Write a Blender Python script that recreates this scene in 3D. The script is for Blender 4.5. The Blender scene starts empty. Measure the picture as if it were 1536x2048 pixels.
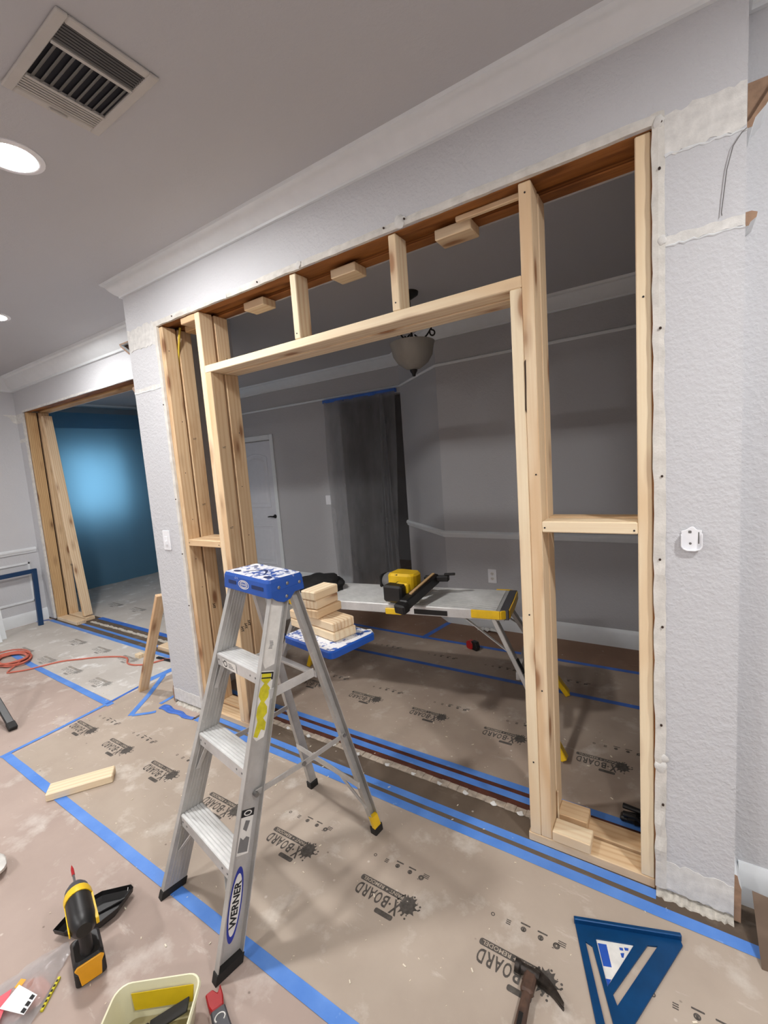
import bpy, bmesh, math, random
from mathutils import Vector, Matrix, noise
random.seed(7)
PI = math.pi
S = bpy.context.scene
COL = S.collection

# ------------------------------------------------------------------ camera
CAM_YAW, CAM_PITCH, CAM_ROLL = math.radians(33.2255), math.radians(-6.406), math.radians(-4.179)
CAM_F = 894.09 / 2048.0
cam_d = bpy.data.cameras.new('camera')
cam = bpy.data.objects.new('camera', cam_d); COL.objects.link(cam)
cam_d.sensor_fit = 'VERTICAL'; cam_d.sensor_height = 36; cam_d.lens = 36 * CAM_F
cam_d.clip_start = 0.02; cam_d.clip_end = 60
_f = Vector((-math.sin(CAM_YAW) * math.cos(CAM_PITCH), math.cos(CAM_YAW) * math.cos(CAM_PITCH), math.sin(CAM_PITCH)))
_r0 = Vector((math.cos(CAM_YAW), math.sin(CAM_YAW), 0)); _u0 = _r0.cross(_f)
_r = _r0 * math.cos(CAM_ROLL) + _u0 * math.sin(CAM_ROLL)
_u = -_r0 * math.sin(CAM_ROLL) + _u0 * math.cos(CAM_ROLL)
_m = Matrix((_r, _u, -_f)).transposed().to_4x4(); _m.translation = (0, -1.55, 1.4813)
cam.matrix_world = _m
S.camera = cam

# ------------------------------------------------------------------ world, lamps, exposure
S.view_settings.view_transform = 'Standard'; S.view_settings.look = 'None'
S.view_settings.gamma = 1; S.view_settings.use_curve_mapping = False
S.view_settings.exposure = -0.42
S.cycles.max_bounces = 8; S.cycles.diffuse_bounces = 5; S.cycles.transparent_max_bounces = 12
S.cycles.sample_clamp_indirect = 6
S.cycles.caustics_reflective = False; S.cycles.caustics_refractive = False
w = bpy.data.worlds.new('world'); S.world = w; w.use_nodes = True
w.node_tree.nodes['Background'].inputs[0].default_value = (0.55, 0.7, 1, 1)
w.node_tree.nodes['Background'].inputs[1].default_value = 0.02
CEIL = 2.64; CEIL_B = 2.57
# recessed ceiling cans of the front room: (x, y, power)
# (their lenses, built with the fittings further down, are the light sources; the numbers are watts)
CANS = [(-1.955, -0.785, 40), (-3.84, -0.30, 46), (0.95, -0.95, 46), (-1.95, -3.1, 50), (0.95, -3.1, 50), (-4.1, -3.1, 52)]
CAN_R = 0.075

# ------------------------------------------------------------------ materials
def srgb(r, g, b):
    def c(v):
        v /= 255.0
        return v / 12.92 if v <= 0.04045 else ((v + 0.055) / 1.055) ** 2.4
    return (c(r), c(g), c(b), 1)
class NT:
    def __init__(s, name):
        s.m = bpy.data.materials.new(name); s.m.use_nodes = True
        s.t = s.m.node_tree; s.b = s.t.nodes['Principled BSDF']; s.out = s.t.nodes['Material Output']
    def n(s, typ, **k):
        x = s.t.nodes.new('ShaderNode' + typ)
        for a, v in k.items():
            if a[0] == '_': x.inputs[a[1:].replace('_', ' ')].default_value = v
            else: setattr(x, a, v)
        return x
    def l(s, a, b): s.t.links.new(a, b)
    def coord(s, scale=(1, 1, 1), kind='Object', rnd=False):
        tc = s.n('TexCoord'); mp = s.n('Mapping'); mp.inputs['Scale'].default_value = scale
        s.l(tc.outputs[kind], mp.inputs[0])
        if rnd:
            oi = s.n('ObjectInfo'); mu = s.n('Math', operation='MULTIPLY'); mu.inputs[1].default_value = 37.0
            s.l(oi.outputs['Random'], mu.inputs[0]); cx = s.n('CombineXYZ')
            for i in range(3): s.l(mu.outputs[0], cx.inputs[i])
            s.l(cx.outputs[0], mp.inputs['Location'])
        return mp.outputs[0]
    def noise(s, vec, scale, detail=4, rough=0.55):
        x = s.n('TexNoise'); x.inputs['Scale'].default_value = scale; x.inputs['Detail'].default_value = detail
        x.inputs['Roughness'].default_value = rough; s.l(vec, x.inputs['Vector']); return x.outputs['Fac']
    def ramp(s, fac, stops):
        x = s.n('ValToRGB'); cr = x.color_ramp
        while len(cr.elements) < len(stops): cr.elements.new(0.5)
        for e, (p, c) in zip(cr.elements, stops):
            e.position = p; e.color = c if len(c) == 4 else (*c, 1)
        s.l(fac, x.inputs[0]); return x.outputs[0]
    def mix(s, fac, a, b):
        x = s.n('Mix', data_type='RGBA')
        if isinstance(fac, (int, float)): x.inputs[0].default_value = fac
        else: s.l(fac, x.inputs[0])
        for i, v in ((6, a), (7, b)):
            if isinstance(v, tuple): x.inputs[i].default_value = v
            else: s.l(v, x.inputs[i])
        return x.outputs[2]
    def bump(s, h, strength, dist):
        x = s.n('Bump'); x.inputs['Strength'].default_value = strength; x.inputs['Distance'].default_value = dist
        s.l(h, x.inputs['Height']); s.l(x.outputs[0], s.b.inputs['Normal'])
    def base(s, v):
        if isinstance(v, tuple): s.b.inputs['Base Color'].default_value = v
        else: s.l(v, s.b.inputs['Base Color'])
BW = ((0, 0, 0, 1), (1, 1, 1, 1))
def plain(name, col, rough=0.5, metal=0.0, var=0.08, vscale=14, bump=0.0, spec=0.5, coat=0.0):
    k = NT(name); v = k.coord()
    nz = k.noise(v, vscale, 5)
    d = tuple(c * (1 - var * 1.6) for c in col[:3]) + (1,); h = tuple(min(1, c * (1 + var)) for c in col[:3]) + (1,)
    k.base(k.ramp(nz, [(0.3, d), (0.7, h)]))
    k.b.inputs['Roughness'].default_value = rough; k.b.inputs['Metallic'].default_value = metal
    k.b.inputs['Specular IOR Level'].default_value = spec; k.b.inputs['Coat Weight'].default_value = coat
    if bump: k.bump(k.noise(v, vscale * 8, 3), bump, 0.002)
    return k.m
def wallpaint(name, col, bumps=0.45, rough=0.62):
    k = NT(name); v = k.coord()
    k.base(k.ramp(k.noise(v, 1.3, 4), [(0.3, tuple(c * 0.965 for c in col[:3])), (0.7, col)]))
    a = k.noise(v, 95, 3, 0.6); b = k.noise(v, 38, 2, 0.5)
    ad = k.n('Math', operation='ADD'); k.l(a, ad.inputs[0]); k.l(b, ad.inputs[1])
    hh = k.n('Math', operation='MULTIPLY'); k.l(ad.outputs[0], hh.inputs[0]); hh.inputs[1].default_value = 0.5
    k.bump(k.ramp(hh.outputs[0], [(0.42, BW[0]), (0.62, BW[1])]), bumps, 0.003)
    k.b.inputs['Roughness'].default_value = rough; k.b.inputs['Specular IOR Level'].default_value = 0.3
    return k.m
def lumber_mat(name, light, dark, knotc, knots=True, ring=1.0, blotch=None):
    k = NT(name); v = k.coord((1, 1, 1), rnd=True)
    # long grain: stretch along local x
    def st(sc):
        mp = k.n('Mapping'); mp.inputs['Scale'].default_value = sc; k.l(v, mp.inputs[0]); return mp.outputs[0]
    dist = k.noise(st((1.1, 6, 6)), 1.0, 3)
    wv = k.n('TexWave', wave_type='BANDS', bands_direction='Y'); wv.inputs['Scale'].default_value = 16 * ring
    wv.inputs['Distortion'].default_value = 7.0; wv.inputs['Detail'].default_value = 2.0; wv.inputs['Detail Scale'].default_value = 0.6
    k.l(st((0.16, 1, 0.7)), wv.inputs['Vector'])
    fine = k.noise(st((3, 130, 130)), 1.0, 3)
    g = k.ramp(wv.outputs['Fac'], [(0.1, light), (0.75, tuple(0.6 * a + 0.4 * b for a, b in zip(light, dark))), (1.0, dark)])
    c = k.mix(k.ramp(dist, [(0.35, BW[0]), (0.75, (0.75, 0.75, 0.75, 1))]), g, tuple(0.55 * a + 0.45 * b for a, b in zip(light, dark)))
    c = k.mix(k.ramp(fine, [(0.35, (0.28, 0.28, 0.28, 1)), (0.6, BW[0])]), c, dark)
    if blotch:
        c = k.mix(k.ramp(k.noise(st((2.2, 9, 9)), 1.0, 4), [(0.55, BW[0]), (0.72, (0.7, 0.7, 0.7, 1))]), c, blotch)
    if knots:
        vo = k.n('TexVoronoi', feature='F1'); vo.inputs['Scale'].default_value = 1.0; vo.inputs['Randomness'].default_value = 1.0
        k.l(st((3.3, 9.5, 9.5)), vo.inputs['Vector'])
        c = k.mix(k.ramp(vo.outputs['Distance'], [(0.0, (0.95,) * 3), (0.11, (0.8,) * 3), (0.17, (0.32,) * 3), (0.30, (0, 0, 0))]), c, knotc)
    k.base(c)
    k.b.inputs['Roughness'].default_value = 0.62; k.b.inputs['Specular IOR Level'].default_value = 0.25
    k.bump(fine, 0.12, 0.001)
    return k.m
M = {}
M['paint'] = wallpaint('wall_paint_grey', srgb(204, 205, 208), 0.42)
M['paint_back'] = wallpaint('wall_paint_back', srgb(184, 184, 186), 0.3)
M['ceiling'] = wallpaint('ceiling_paint', srgb(190, 191, 194), 0.12, 0.8)
M['trim'] = plain('trim_white', srgb(226, 230, 232), 0.35, var=0.02)
M['raw'] = plain('unpainted_drywall', srgb(222, 221, 217), 0.85, var=0.10, vscale=34, bump=0.5)
M['bead'] = plain('corner_bead_mud', srgb(218, 215, 208), 0.8, var=0.10, vscale=22, bump=0.6)
M['spruce'] = lumber_mat('new_lumber', srgb(238, 218, 186), srgb(216, 182, 142), srgb(140, 92, 58))
M['spruce2'] = lumber_mat('new_lumber_warm', srgb(228, 202, 164), srgb(210, 174, 134), srgb(124, 78, 48), ring=0.8, blotch=srgb(190, 148, 108))
M['spruce3'] = lumber_mat('new_lumber_pale', srgb(243, 227, 196), srgb(226, 198, 160), srgb(156, 108, 72), ring=0.7)
M['old'] = lumber_mat('old_header_lumber', srgb(166, 110, 60), srgb(108, 64, 30), srgb(60, 32, 16), ring=2.0, blotch=srgb(90, 52, 26))
M['oldcut'] = lumber_mat('old_framing', srgb(214, 182, 136), srgb(180, 142, 98), srgb(96, 60, 34), ring=1.2, blotch=srgb(176, 134, 90))
M['dark'] = plain('dark_gap', srgb(52, 34, 24), 0.9, var=0.2)
M['mdf'] = plain('cut_end_brown', srgb(158, 128, 104), 0.8, var=0.14, vscale=50)
M['cardboard'] = plain('cardboard_brown', srgb(150, 128, 110), 0.85, var=0.08, vscale=9)
def paper(name, base, warm, dust, dusty=0.5, damp=None):
    k = NT(name); v = k.coord()
    c = k.mix(k.ramp(k.noise(v, 1.7, 6, 0.6), [(0.32, BW[0]), (0.68, BW[1])]), base, warm)
    c = k.mix(k.ramp(k.noise(v, 5.5, 6, 0.62), [(0.56, BW[0]), (0.72, (dusty,) * 3)]), c, dust)
    mp = k.n('Mapping'); mp.inputs['Scale'].default_value = (2.2, 9, 1); mp.inputs['Rotation'].default_value = (0, 0, 0.9); k.l(v, mp.inputs[0])
    c = k.mix(k.ramp(k.noise(mp.outputs[0], 2.0, 5, 0.7), [(0.62, BW[0]), (0.74, (dusty * 0.9,) * 3)]), c, dust)
    vo = k.n('TexVoronoi'); vo.inputs['Scale'].default_value = 11; k.l(v, vo.inputs['Vector'])
    c = k.mix(k.ramp(vo.outputs['Distance'], [(0.0, (0.8,) * 3), (0.045, (0.5,) * 3), (0.07, BW[0])]), c, srgb(214, 206, 196))
    vo = k.n('TexVoronoi'); vo.inputs['Scale'].default_value = 7; k.l(k.coord((1, 1.3, 1)), vo.inputs['Vector'])
    c = k.mix(k.ramp(vo.outputs['Distance'], [(0.0, (0.8,) * 3), (0.028, (0.4,) * 3), (0.04, BW[0])]), c, srgb(92, 80, 70))
    k.base(c); k.b.inputs['Roughness'].default_value = 0.72; k.b.inputs['Specular IOR Level'].default_value = 0.25
    k.bump(k.noise(v, 3.2, 4), 0.35, 0.012)
    return k.m
M['board'] = paper('floor_board_tan', srgb(186, 172, 157), srgb(170, 155, 141), srgb(224, 218, 208), 0.6)
M['board_far'] = paper('floor_board_dusty', srgb(206, 201, 194), srgb(188, 181, 173), srgb(236, 235, 232), 1.0)
M['rosin'] = paper('floor_paper_rosy', srgb(186, 168, 157), srgb(170, 152, 142), srgb(216, 208, 200), 0.65)
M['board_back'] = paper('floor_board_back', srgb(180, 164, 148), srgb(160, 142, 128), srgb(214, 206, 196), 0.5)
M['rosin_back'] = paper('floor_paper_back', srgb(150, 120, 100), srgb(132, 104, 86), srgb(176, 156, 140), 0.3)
M['slab'] = paper('bare_slab', srgb(112, 98, 84), srgb(90, 77, 66), srgb(150, 138, 124), 0.45)
M['stain'] = plain('dark_stained_edge', srgb(92, 52, 40), 0.4, var=0.25, vscale=20)
M['ridge'] = plain('threshold_mortar', srgb(178, 164, 148), 0.85, var=0.2, vscale=40, bump=0.6)
M['plaster'] = plain('white_plaster_crumbs', srgb(206, 200, 188), 0.9, var=0.14, vscale=60, bump=0.7)
k = NT('painters_tape_blue'); v = k.coord()
c = k.mix(k.ramp(k.noise(v, 6, 5), [(0.35, BW[0]), (0.7, BW[1])]), srgb(78, 132, 214), srgb(104, 152, 226))
c = k.mix(k.ramp(k.noise(v, 17, 5, 0.7), [(0.63, BW[0]), (0.76, (0.6,) * 3)]), c, srgb(176, 200, 236))
k.base(c); k.b.inputs['Roughness'].default_value = 0.5; M['tape'] = k.m
M['tape2'] = plain('painters_tape_deep_blue', srgb(62, 110, 200), 0.5, var=0.14, vscale=10)
# aluminium with dirt
def alu(name, col, paintiness, rough=0.42):
    k = NT(name); v = k.coord()
    c = k.ramp(k.noise(v, 7, 6, 0.65), [(0.3, tuple(x * 0.72 for x in col[:3])), (0.65, col)])
    c = k.mix(k.ramp(k.noise(v, 46, 4, 0.7), [(0.66, BW[0]), (0.72, (paintiness,) * 3)]), c, srgb(232, 230, 224))
    mp = k.n('Mapping'); mp.inputs['Scale'].default_value = (60, 60, 3); k.l(v, mp.inputs[0])
    k.base(c); k.b.inputs['Metallic'].default_value = 0.4; k.b.inputs['Roughness'].default_value = rough
    k.bump(k.noise(mp.outputs[0], 2, 3), 0.15, 0.002)
    return k.m
M['alu'] = alu('aluminium_worn', srgb(222, 222, 220), 0.7)
M['alu_d'] = alu('aluminium_dull', srgb(196, 194, 190), 0.5, 0.5)
M['alu_top'] = alu('aluminium_splattered', srgb(232, 232, 230), 0.95, 0.5)
M['steel'] = plain('steel_grey', srgb(150, 150, 150), 0.35, metal=0.9)
def splat(name, col, amount):
    k = NT(name); v = k.coord()
    f = k.ramp(k.noise(v, 24, 6, 0.7), [(amount, BW[0]), (amount + 0.05, (0.95,) * 3)])
    c = k.mix(f, k.ramp(k.noise(v, 8, 3), [(0.3, tuple(x * 0.8 for x in col[:3])), (0.7, col)]), srgb(232, 233, 236))
    k.base(c); k.b.inputs['Roughness'].default_value = 0.42; return k.m
M['blue'] = splat('blue_plastic_speckled', srgb(28, 84, 176), 0.66)
M['blue_top'] = splat('blue_plastic_paint_covered', srgb(40, 88, 170), 0.43)
M['bluehole'] = plain('blue_recess', srgb(18, 42, 92), 0.6)
M['yellow'] = plain('yellow_plastic', srgb(244, 200, 34), 0.4, var=0.08)
M['amber'] = plain('amber_plastic', srgb(236, 168, 28), 0.4, var=0.06)
M['black'] = plain('black_plastic', srgb(26, 25, 25), 0.42, var=0.2)
M['blackm'] = plain('black_matte', srgb(20, 19, 19), 0.85, var=0.2)
M['grey'] = plain('grey_plastic', srgb(120, 120, 120), 0.5)
M['dgrey'] = plain('dark_grey_plastic', srgb(74, 74, 78), 0.5)
M['red'] = plain('red_plastic', srgb(176, 28, 32), 0.4, var=0.1)
M['white'] = plain('white_plastic', srgb(238, 239, 242), 0.35, var=0.02)
M['label'] = plain('white_label', srgb(228, 226, 220), 0.6, var=0.07, vscale=30)
M['labelblue'] = plain('label_blue', srgb(36, 84, 180), 0.5)
M['navy_logo'] = plain('logo_blue', srgb(38, 52, 150), 0.45)
M['ylabel'] = plain('yellow_label', srgb(214, 204, 40), 0.6, var=0.15, vscale=30)
M['ink'] = plain('black_ink', srgb(86, 80, 74), 0.8, var=0.3, vscale=60)
M['inkd'] = plain('dark_print', srgb(28, 27, 28), 0.7)
M['ink_faded'] = plain('faded_ink', srgb(150, 146, 140), 0.8, var=0.2, vscale=30)
M['knock'] = plain('print_knockout', srgb(180, 166, 150), 0.8)
M['square'] = plain('blue_anodised', srgb(8, 72, 124), 0.38, metal=0.35, var=0.12)
M['navy'] = plain('navy_paint', srgb(24, 58, 96), 0.4, var=0.08)
M['navyfab'] = plain('navy_plastic', srgb(28, 30, 92), 0.5)
M['orange'] = plain('orange_cord', srgb(204, 112, 92), 0.5)
M['romex'] = plain('yellow_cable', srgb(214, 186, 60), 0.5)
M['iron'] = plain('dark_iron', srgb(20, 17, 16), 0.5)
M['bin'] = plain('black_rubber', srgb(30, 29, 28), 0.7, var=0.2)
M['hammer'] = plain('dark_steel', srgb(66, 60, 56), 0.4, metal=0.6, var=0.35, vscale=60)
M['hwood'] = plain('worn_handle', srgb(84, 62, 50), 0.5, var=0.3, vscale=40)
M['door'] = plain('door_white', srgb(214, 216, 222), 0.4, var=0.02)
M['pink'] = plain('pink_print', srgb(226, 96, 108), 0.5)
M['peach'] = plain('peach_print', srgb(208, 148, 128), 0.5)
M['cream'] = plain('tub_plastic', srgb(226, 222, 190), 0.4, var=0.03)
M['tubfloor'] = plain('tub_grime', srgb(160, 150, 112), 0.55, var=0.12)
M['olive'] = plain('sticker_yellow', srgb(208, 178, 20), 0.5, var=0.06)
M['vent_dark'] = plain('vent_throat', srgb(26, 28, 36), 0.8)
M['vent_grey'] = plain('vent_louvre_grey', srgb(110, 108, 106), 0.5)
M['vent'] = plain('vent_enamel', srgb(190, 187, 182), 0.45, var=0.03)
M['chalk'] = plain('loose_wood_fleck', srgb(236, 226, 206), 0.8)
def film(name, col, trans, alpha, rough=0.3):
    k = NT(name); v = k.coord((1, 1, 0.35))
    t = k.n('BsdfTransparent'); t.inputs[0].default_value = (*col[:3], 1)
    d = k.n('BsdfTranslucent'); d.inputs[0].default_value = (*trans[:3], 1)
    g = k.n('BsdfPrincipled'); g.inputs['Base Color'].default_value = (*trans[:3], 1); g.inputs['Roughness'].default_value = rough
    m1 = k.n('MixShader'); m1.inputs[0].default_value = 0.45; k.l(d.outputs[0], m1.inputs[1]); k.l(g.outputs[0], m1.inputs[2])
    m2 = k.n('MixShader'); k.l(t.outputs[0], m2.inputs[1]); k.l(m1.outputs[0], m2.inputs[2])
    nz = k.ramp(k.noise(v, 5, 4), [(0.3, (alpha * 0.75,) * 3), (0.7, (min(1, alpha * 1.25),) * 3)])
    k.l(nz, m2.inputs[0]); k.l(m2.outputs[0], k.out.inputs[0]); return k.m
M['smokefilm'] = film('clear_plastic_sheet', (0.9, 0.9, 0.9), (0.46, 0.46, 0.47), 0.46)
M['bluefilm'] = film('blue_plastic_sheet', (0.05, 0.2, 0.4), (0.20, 0.42, 0.60), 1.6, 0.6)
M['bagfilm'] = film('clear_bag_film', (0.95, 0.95, 0.95), (0.85, 0.85, 0.87), 0.36, 0.12)
M['frost'] = film('frosted_glass', (0.7, 0.7, 0.68), (0.62, 0.60, 0.55), 0.85)
def emit(name, col, s):
    k = NT(name); e = k.n('Emission'); e.inputs[0].default_value = col; e.inputs[1].default_value = s
    k.l(e.outputs[0], k.out.inputs[0]); return k.m
def lamp_mat(p): return emit('lamp_lens', (1.0, 0.985, 0.975, 1), p / (PI * PI * CAN_R ** 2))
M['daylight'] = emit('daylight_pane', (0.80, 0.93, 1.0, 1), 5.0)

# ------------------------------------------------------------------ builders
WORLD = {}
def wm(o): return WORLD.get(o.name, Matrix())
def setw(o, parent, world):
    if parent is not None:
        o.parent = parent; o.matrix_basis = wm(parent).inverted() @ world
    else: o.matrix_basis = world
    WORLD[o.name] = world.copy()
def tag(o, label=None, cat=None, group=None, kind=None):
    if label: o['label'] = label
    if cat: o['category'] = cat
    if group: o['group'] = group
    if kind: o['kind'] = kind
    return o
def thing(name, label, cat, loc=(0, 0, 0), rz=0, group=None):
    o = bpy.data.objects.new(name, None); COL.objects.link(o); o.empty_display_size = 0.05
    setw(o, None, Matrix.Translation(loc) @ Matrix.Rotation(rz, 4, 'Z'))
    return tag(o, label, cat, group)
def mesh_from(bm, name, mats, smooth=False):
    bm.normal_update()
    me = bpy.data.meshes.new(name); bm.to_mesh(me); bm.free()
    for m in (mats if isinstance(mats, (list, tuple)) else [mats]): me.materials.append(M[m] if isinstance(m, str) else m)
    if smooth:
        for p in me.polygons: p.use_smooth = True
        try: me.set_sharp_from_angle(angle=math.radians(38))
        except Exception: pass
    return me
def obj(name, bm, mats, parent=None, local=False, smooth=False, label=None, cat=None, group=None, kind=None):
    """local: bm is given in the parent's frame; otherwise in world coordinates (origin put at the base centre)."""
    W0 = wm(parent) if (parent is not None and local) else Matrix()
    vs = [vv.co for vv in bm.verts]
    c = Vector(((min(a.x for a in vs) + max(a.x for a in vs)) / 2, (min(a.y for a in vs) + max(a.y for a in vs)) / 2, min(a.z for a in vs)))
    bmesh.ops.translate(bm, verts=bm.verts, vec=-c)
    o = bpy.data.objects.new(name, mesh_from(bm, name, mats, smooth)); COL.objects.link(o)
    setw(o, parent, W0 @ Matrix.Translation(c))
    return tag(o, label, cat, group, kind)
def struct(name, bm, mats, parent=None, smooth=False):
    return obj(name, bm, mats, parent, smooth=smooth, kind=None if parent else 'structure')
def B(): return bmesh.new()
def _bev(bm, geom_edges, bev, seg=1):
    if bev > 0: bmesh.ops.bevel(bm, geom=geom_edges, offset=bev, segments=seg, affect='EDGES', profile=0.6)
def box(bm, x0, x1, y0, y1, z0, z1, bev=0.0, mi=0, mat=None, seg=1):
    t = bmesh.new()
    bmesh.ops.create_cube(t, size=1)
    for v_ in t.verts: v_.co = Vector(((x0 + x1) / 2 + v_.co.x * (x1 - x0), (y0 + y1) / 2 + v_.co.y * (y1 - y0), (z0 + z1) / 2 + v_.co.z * (z1 - z0)))
    _bev(t, t.edges[:], bev, seg)
    return join(bm, t, mi, mat)
def join(bm, t, mi=0, mat=None):
    if mat is not None: bmesh.ops.transform(t, matrix=mat, verts=t.verts)
    for f_ in t.faces: f_.material_index = mi
    me = bpy.data.meshes.new('tmp'); t.to_mesh(me); t.free(); bm.from_mesh(me); bpy.data.meshes.remove(me)
    return bm
def prism(bm, pts, z0, z1, mi=0, mat=None, bev=0.0):
    """polygon in xy extruded z0..z1 (then mat)"""
    t = bmesh.new(); a = [t.verts.new((p[0], p[1], z0)) for p in pts]; b = [t.verts.new((p[0], p[1], z1)) for p in pts]
    n = len(pts)
    t.faces.new(a[::-1]); t.faces.new(b)
    for i in range(n): t.faces.new((a[i], a[(i + 1) % n], b[(i + 1) % n], b[i]))
    bmesh.ops.recalc_face_normals(t, faces=t.faces)
    _bev(t, t.edges[:], bev)
    return join(bm, t, mi, mat)
def loft(bm, rings, mi=0, cap=True, mat=None, closed=True):
    t = bmesh.new(); R_ = [[t.verts.new(p) for p in r] for r in rings]; n = len(rings[0])
    for i in range(len(R_) - 1):
        for j in range(n if closed else n - 1):
            t.faces.new((R_[i][j], R_[i][(j + 1) % n], R_[i + 1][(j + 1) % n], R_[i + 1][j]))
    if cap and closed:
        t.faces.new(R_[0][::-1]); t.faces.new(R_[-1])
    bmesh.ops.recalc_face_normals(t, faces=t.faces)
    return join(bm, t, mi, mat)
def tube(bm, path, r, n=8, mi=0, closed=False):
    P_ = [Vector(p) for p in path]; rings = []
    for i, p in enumerate(P_):
        d = (P_[min(i + 1, len(P_) - 1)] - P_[max(i - 1, 0)])
        if closed: d = P_[(i + 1) % len(P_)] - P_[i - 1]
        d.normalize()
        if i == 0:
            up = Vector((0, 0, 1)) if abs(d.z) < 0.9 else Vector((1, 0, 0))
            a = d.cross(up).normalized()
        else: a = (a - d * a.dot(d)).normalized()
        b = d.cross(a); rr = r[i] if isinstance(r, (list, tuple)) else r
        rings.append([p + (a * math.cos(2 * PI * j / n) + b * math.sin(2 * PI * j / n)) * rr for j in range(n)])
    if closed: rings.append(rings[0])
    return loft(bm, rings, mi, cap=not closed)
def cyl(bm, p0, p1, r0, r1=None, n=16, mi=0): return tube(bm, [p0, p1], [r0, r0 if r1 is None else r1], n, mi)
def lathe(bm, prof, c=(0, 0, 0), n=24, mi=0, mat=None, cap=True):
    rings = [[Vector((c[0] + r * math.cos(2 * PI * j / n), c[1] + r * math.sin(2 * PI * j / n), c[2] + z)) for j in range(n)] for r, z in prof]
    return loft(bm, rings, mi, cap, mat)
def frame_m(o, x, y, z=None):
    x = Vector(x).normalized(); y = Vector(y); y = (y - x * y.dot(x)).normalized(); z = x.cross(y)
    m = Matrix((x, y, z)).transposed().to_4x4(); m.translation = o; return m
def bar(bm, p0, p1, w_dir, w_, t_, bev=0.0, mi=0):
    """rectangular bar centred on the axis p0->p1; w_ along w_dir"""
    p0, p1 = Vector(p0), Vector(p1); L = (p1 - p0).length
    return box(bm, 0, L, -w_ / 2, w_ / 2, -t_ / 2, t_ / 2, bev, mi, frame_m(p0, p1 - p0, w_dir))
_lumber_cache = {}
def lum(name, p0, p1, w_dir, w_, t_, mat, parent=None, label=None, cat=None, group=None, bev=0.003, kind=None):
    """a stick of lumber: its own local x runs along the grain"""
    p0, p1 = Vector(p0), Vector(p1); L = (p1 - p0).length
    key = (round(L, 4), w_, t_, mat, bev)
    if key not in _lumber_cache:
        bm = box(B(), 0, L, -w_ / 2, w_ / 2, -t_ / 2, t_ / 2, bev)
        _lumber_cache[key] = mesh_from(bm, name, mat)
    o = bpy.data.objects.new(name, _lumber_cache[key]); COL.objects.link(o)
    setw(o, parent, frame_m(p0, p1 - p0, w_dir)); return tag(o, label, cat, group, kind)
def lbox(name, x0, x1, y0, y1, z0, z1, mat, parent=None, **k):
    """axis aligned lumber"""
    d = (x1 - x0, y1 - y0, z1 - z0); a = d.index(max(d)); c = [(x0 + x1) / 2, (y0 + y1) / 2, (z0 + z1) / 2]
    p0 = c[:]; p1 = c[:]; p0[a] = (x0, y0, z0)[a]; p1[a] = (x1, y1, z1)[a]
    o = [i for i in range(3) if i != a]; wi = o[0] if d[o[0]] >= d[o[1]] else o[1]; ti = o[1] if wi == o[0] else o[0]
    wd = [0, 0, 0]; wd[wi] = 1
    return lum(name, p0, p1, wd, round(d[wi], 4), round(d[ti], 4), mat, parent, **k)
def text_bm(s, width=None, height=None, offset=0.0, mi=0):
    cu = bpy.data.curves.new('t', 'FONT'); cu.body = s; cu.size = 1; cu.align_x = 'CENTER'; cu.offset = offset; cu.resolution_u = 3
    o = bpy.data.objects.new('t', cu); COL.objects.link(o)
    dg = bpy.context.evaluated_depsgraph_get()
    me = bpy.data.meshes.new_from_object(o.evaluated_get(dg)); bm = bmesh.new(); bm.from_mesh(me)
    bpy.data.objects.remove(o); bpy.data.curves.remove(cu); bpy.data.meshes.remove(me)
    xs = [v_.co.x for v_ in bm.verts]; ys = [v_.co.y for v_ in bm.verts]
    sx = width / (max(xs) - min(xs)) if width else 1; sy = height / (max(ys) - min(ys)) if height else sx
    if not width: sx = sy
    cx, cy = (max(xs) + min(xs)) / 2, (max(ys) + min(ys)) / 2
    for v_ in bm.verts: v_.co = Vector(((v_.co.x - cx) * sx, (v_.co.y - cy) * sy, 0))
    for f_ in bm.faces: f_.material_index = mi
    return bm
def flat(bm, pts, z=0, mi=0, mat=None):
    t = bmesh.new(); f_ = t.faces.new([t.verts.new((p[0], p[1], z)) for p in pts]); f_.normal_update()
    if f_.normal.z < 0: f_.normal_flip()
    return join(bm, t, mi, mat)
def ell(rx, ry, cx=0, cy=0, n=28): return [(cx + rx * math.cos(2 * PI * i / n), cy + ry * math.sin(2 * PI * i / n)) for i in range(n)]
def rrect(x0, x1, y0, y1, r, n=4):
    out = []
    for cx, cy, a in ((x1 - r, y1 - r, 0), (x0 + r, y1 - r, PI / 2), (x0 + r, y0 + r, PI), (x1 - r, y0 + r, 1.5 * PI)):
        out += [(cx + r * math.cos(a + PI / 2 * i / n), cy + r * math.sin(a + PI / 2 * i / n)) for i in range(n + 1)]
    return out
def sweep_profile(bm, prof, path, mi=0, closed_prof=True):
    """prof: (out, z) pairs; path: xy points with wall on the left side of travel; out is measured to the right of travel"""
    P_ = [Vector((p[0], p[1])) for p in path]; rings = []
    for i, p in enumerate(P_):
        ds = []
        if i > 0: ds.append((P_[i] - P_[i - 1]).normalized())
        if i < len(P_) - 1: ds.append((P_[i + 1] - P_[i]).normalized())
        ns = [Vector((d.y, -d.x)) for d in ds]
        if len(ns) == 2:
            nn = (ns[0] + ns[1]).normalized(); nn /= max(0.2, nn.dot(ns[0]))
        else: nn = ns[0]
        rings.append([(p.x + nn.x * a, p.y + nn.y * a, z) for a, z in prof])
    return loft(bm, rings, mi)

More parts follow.
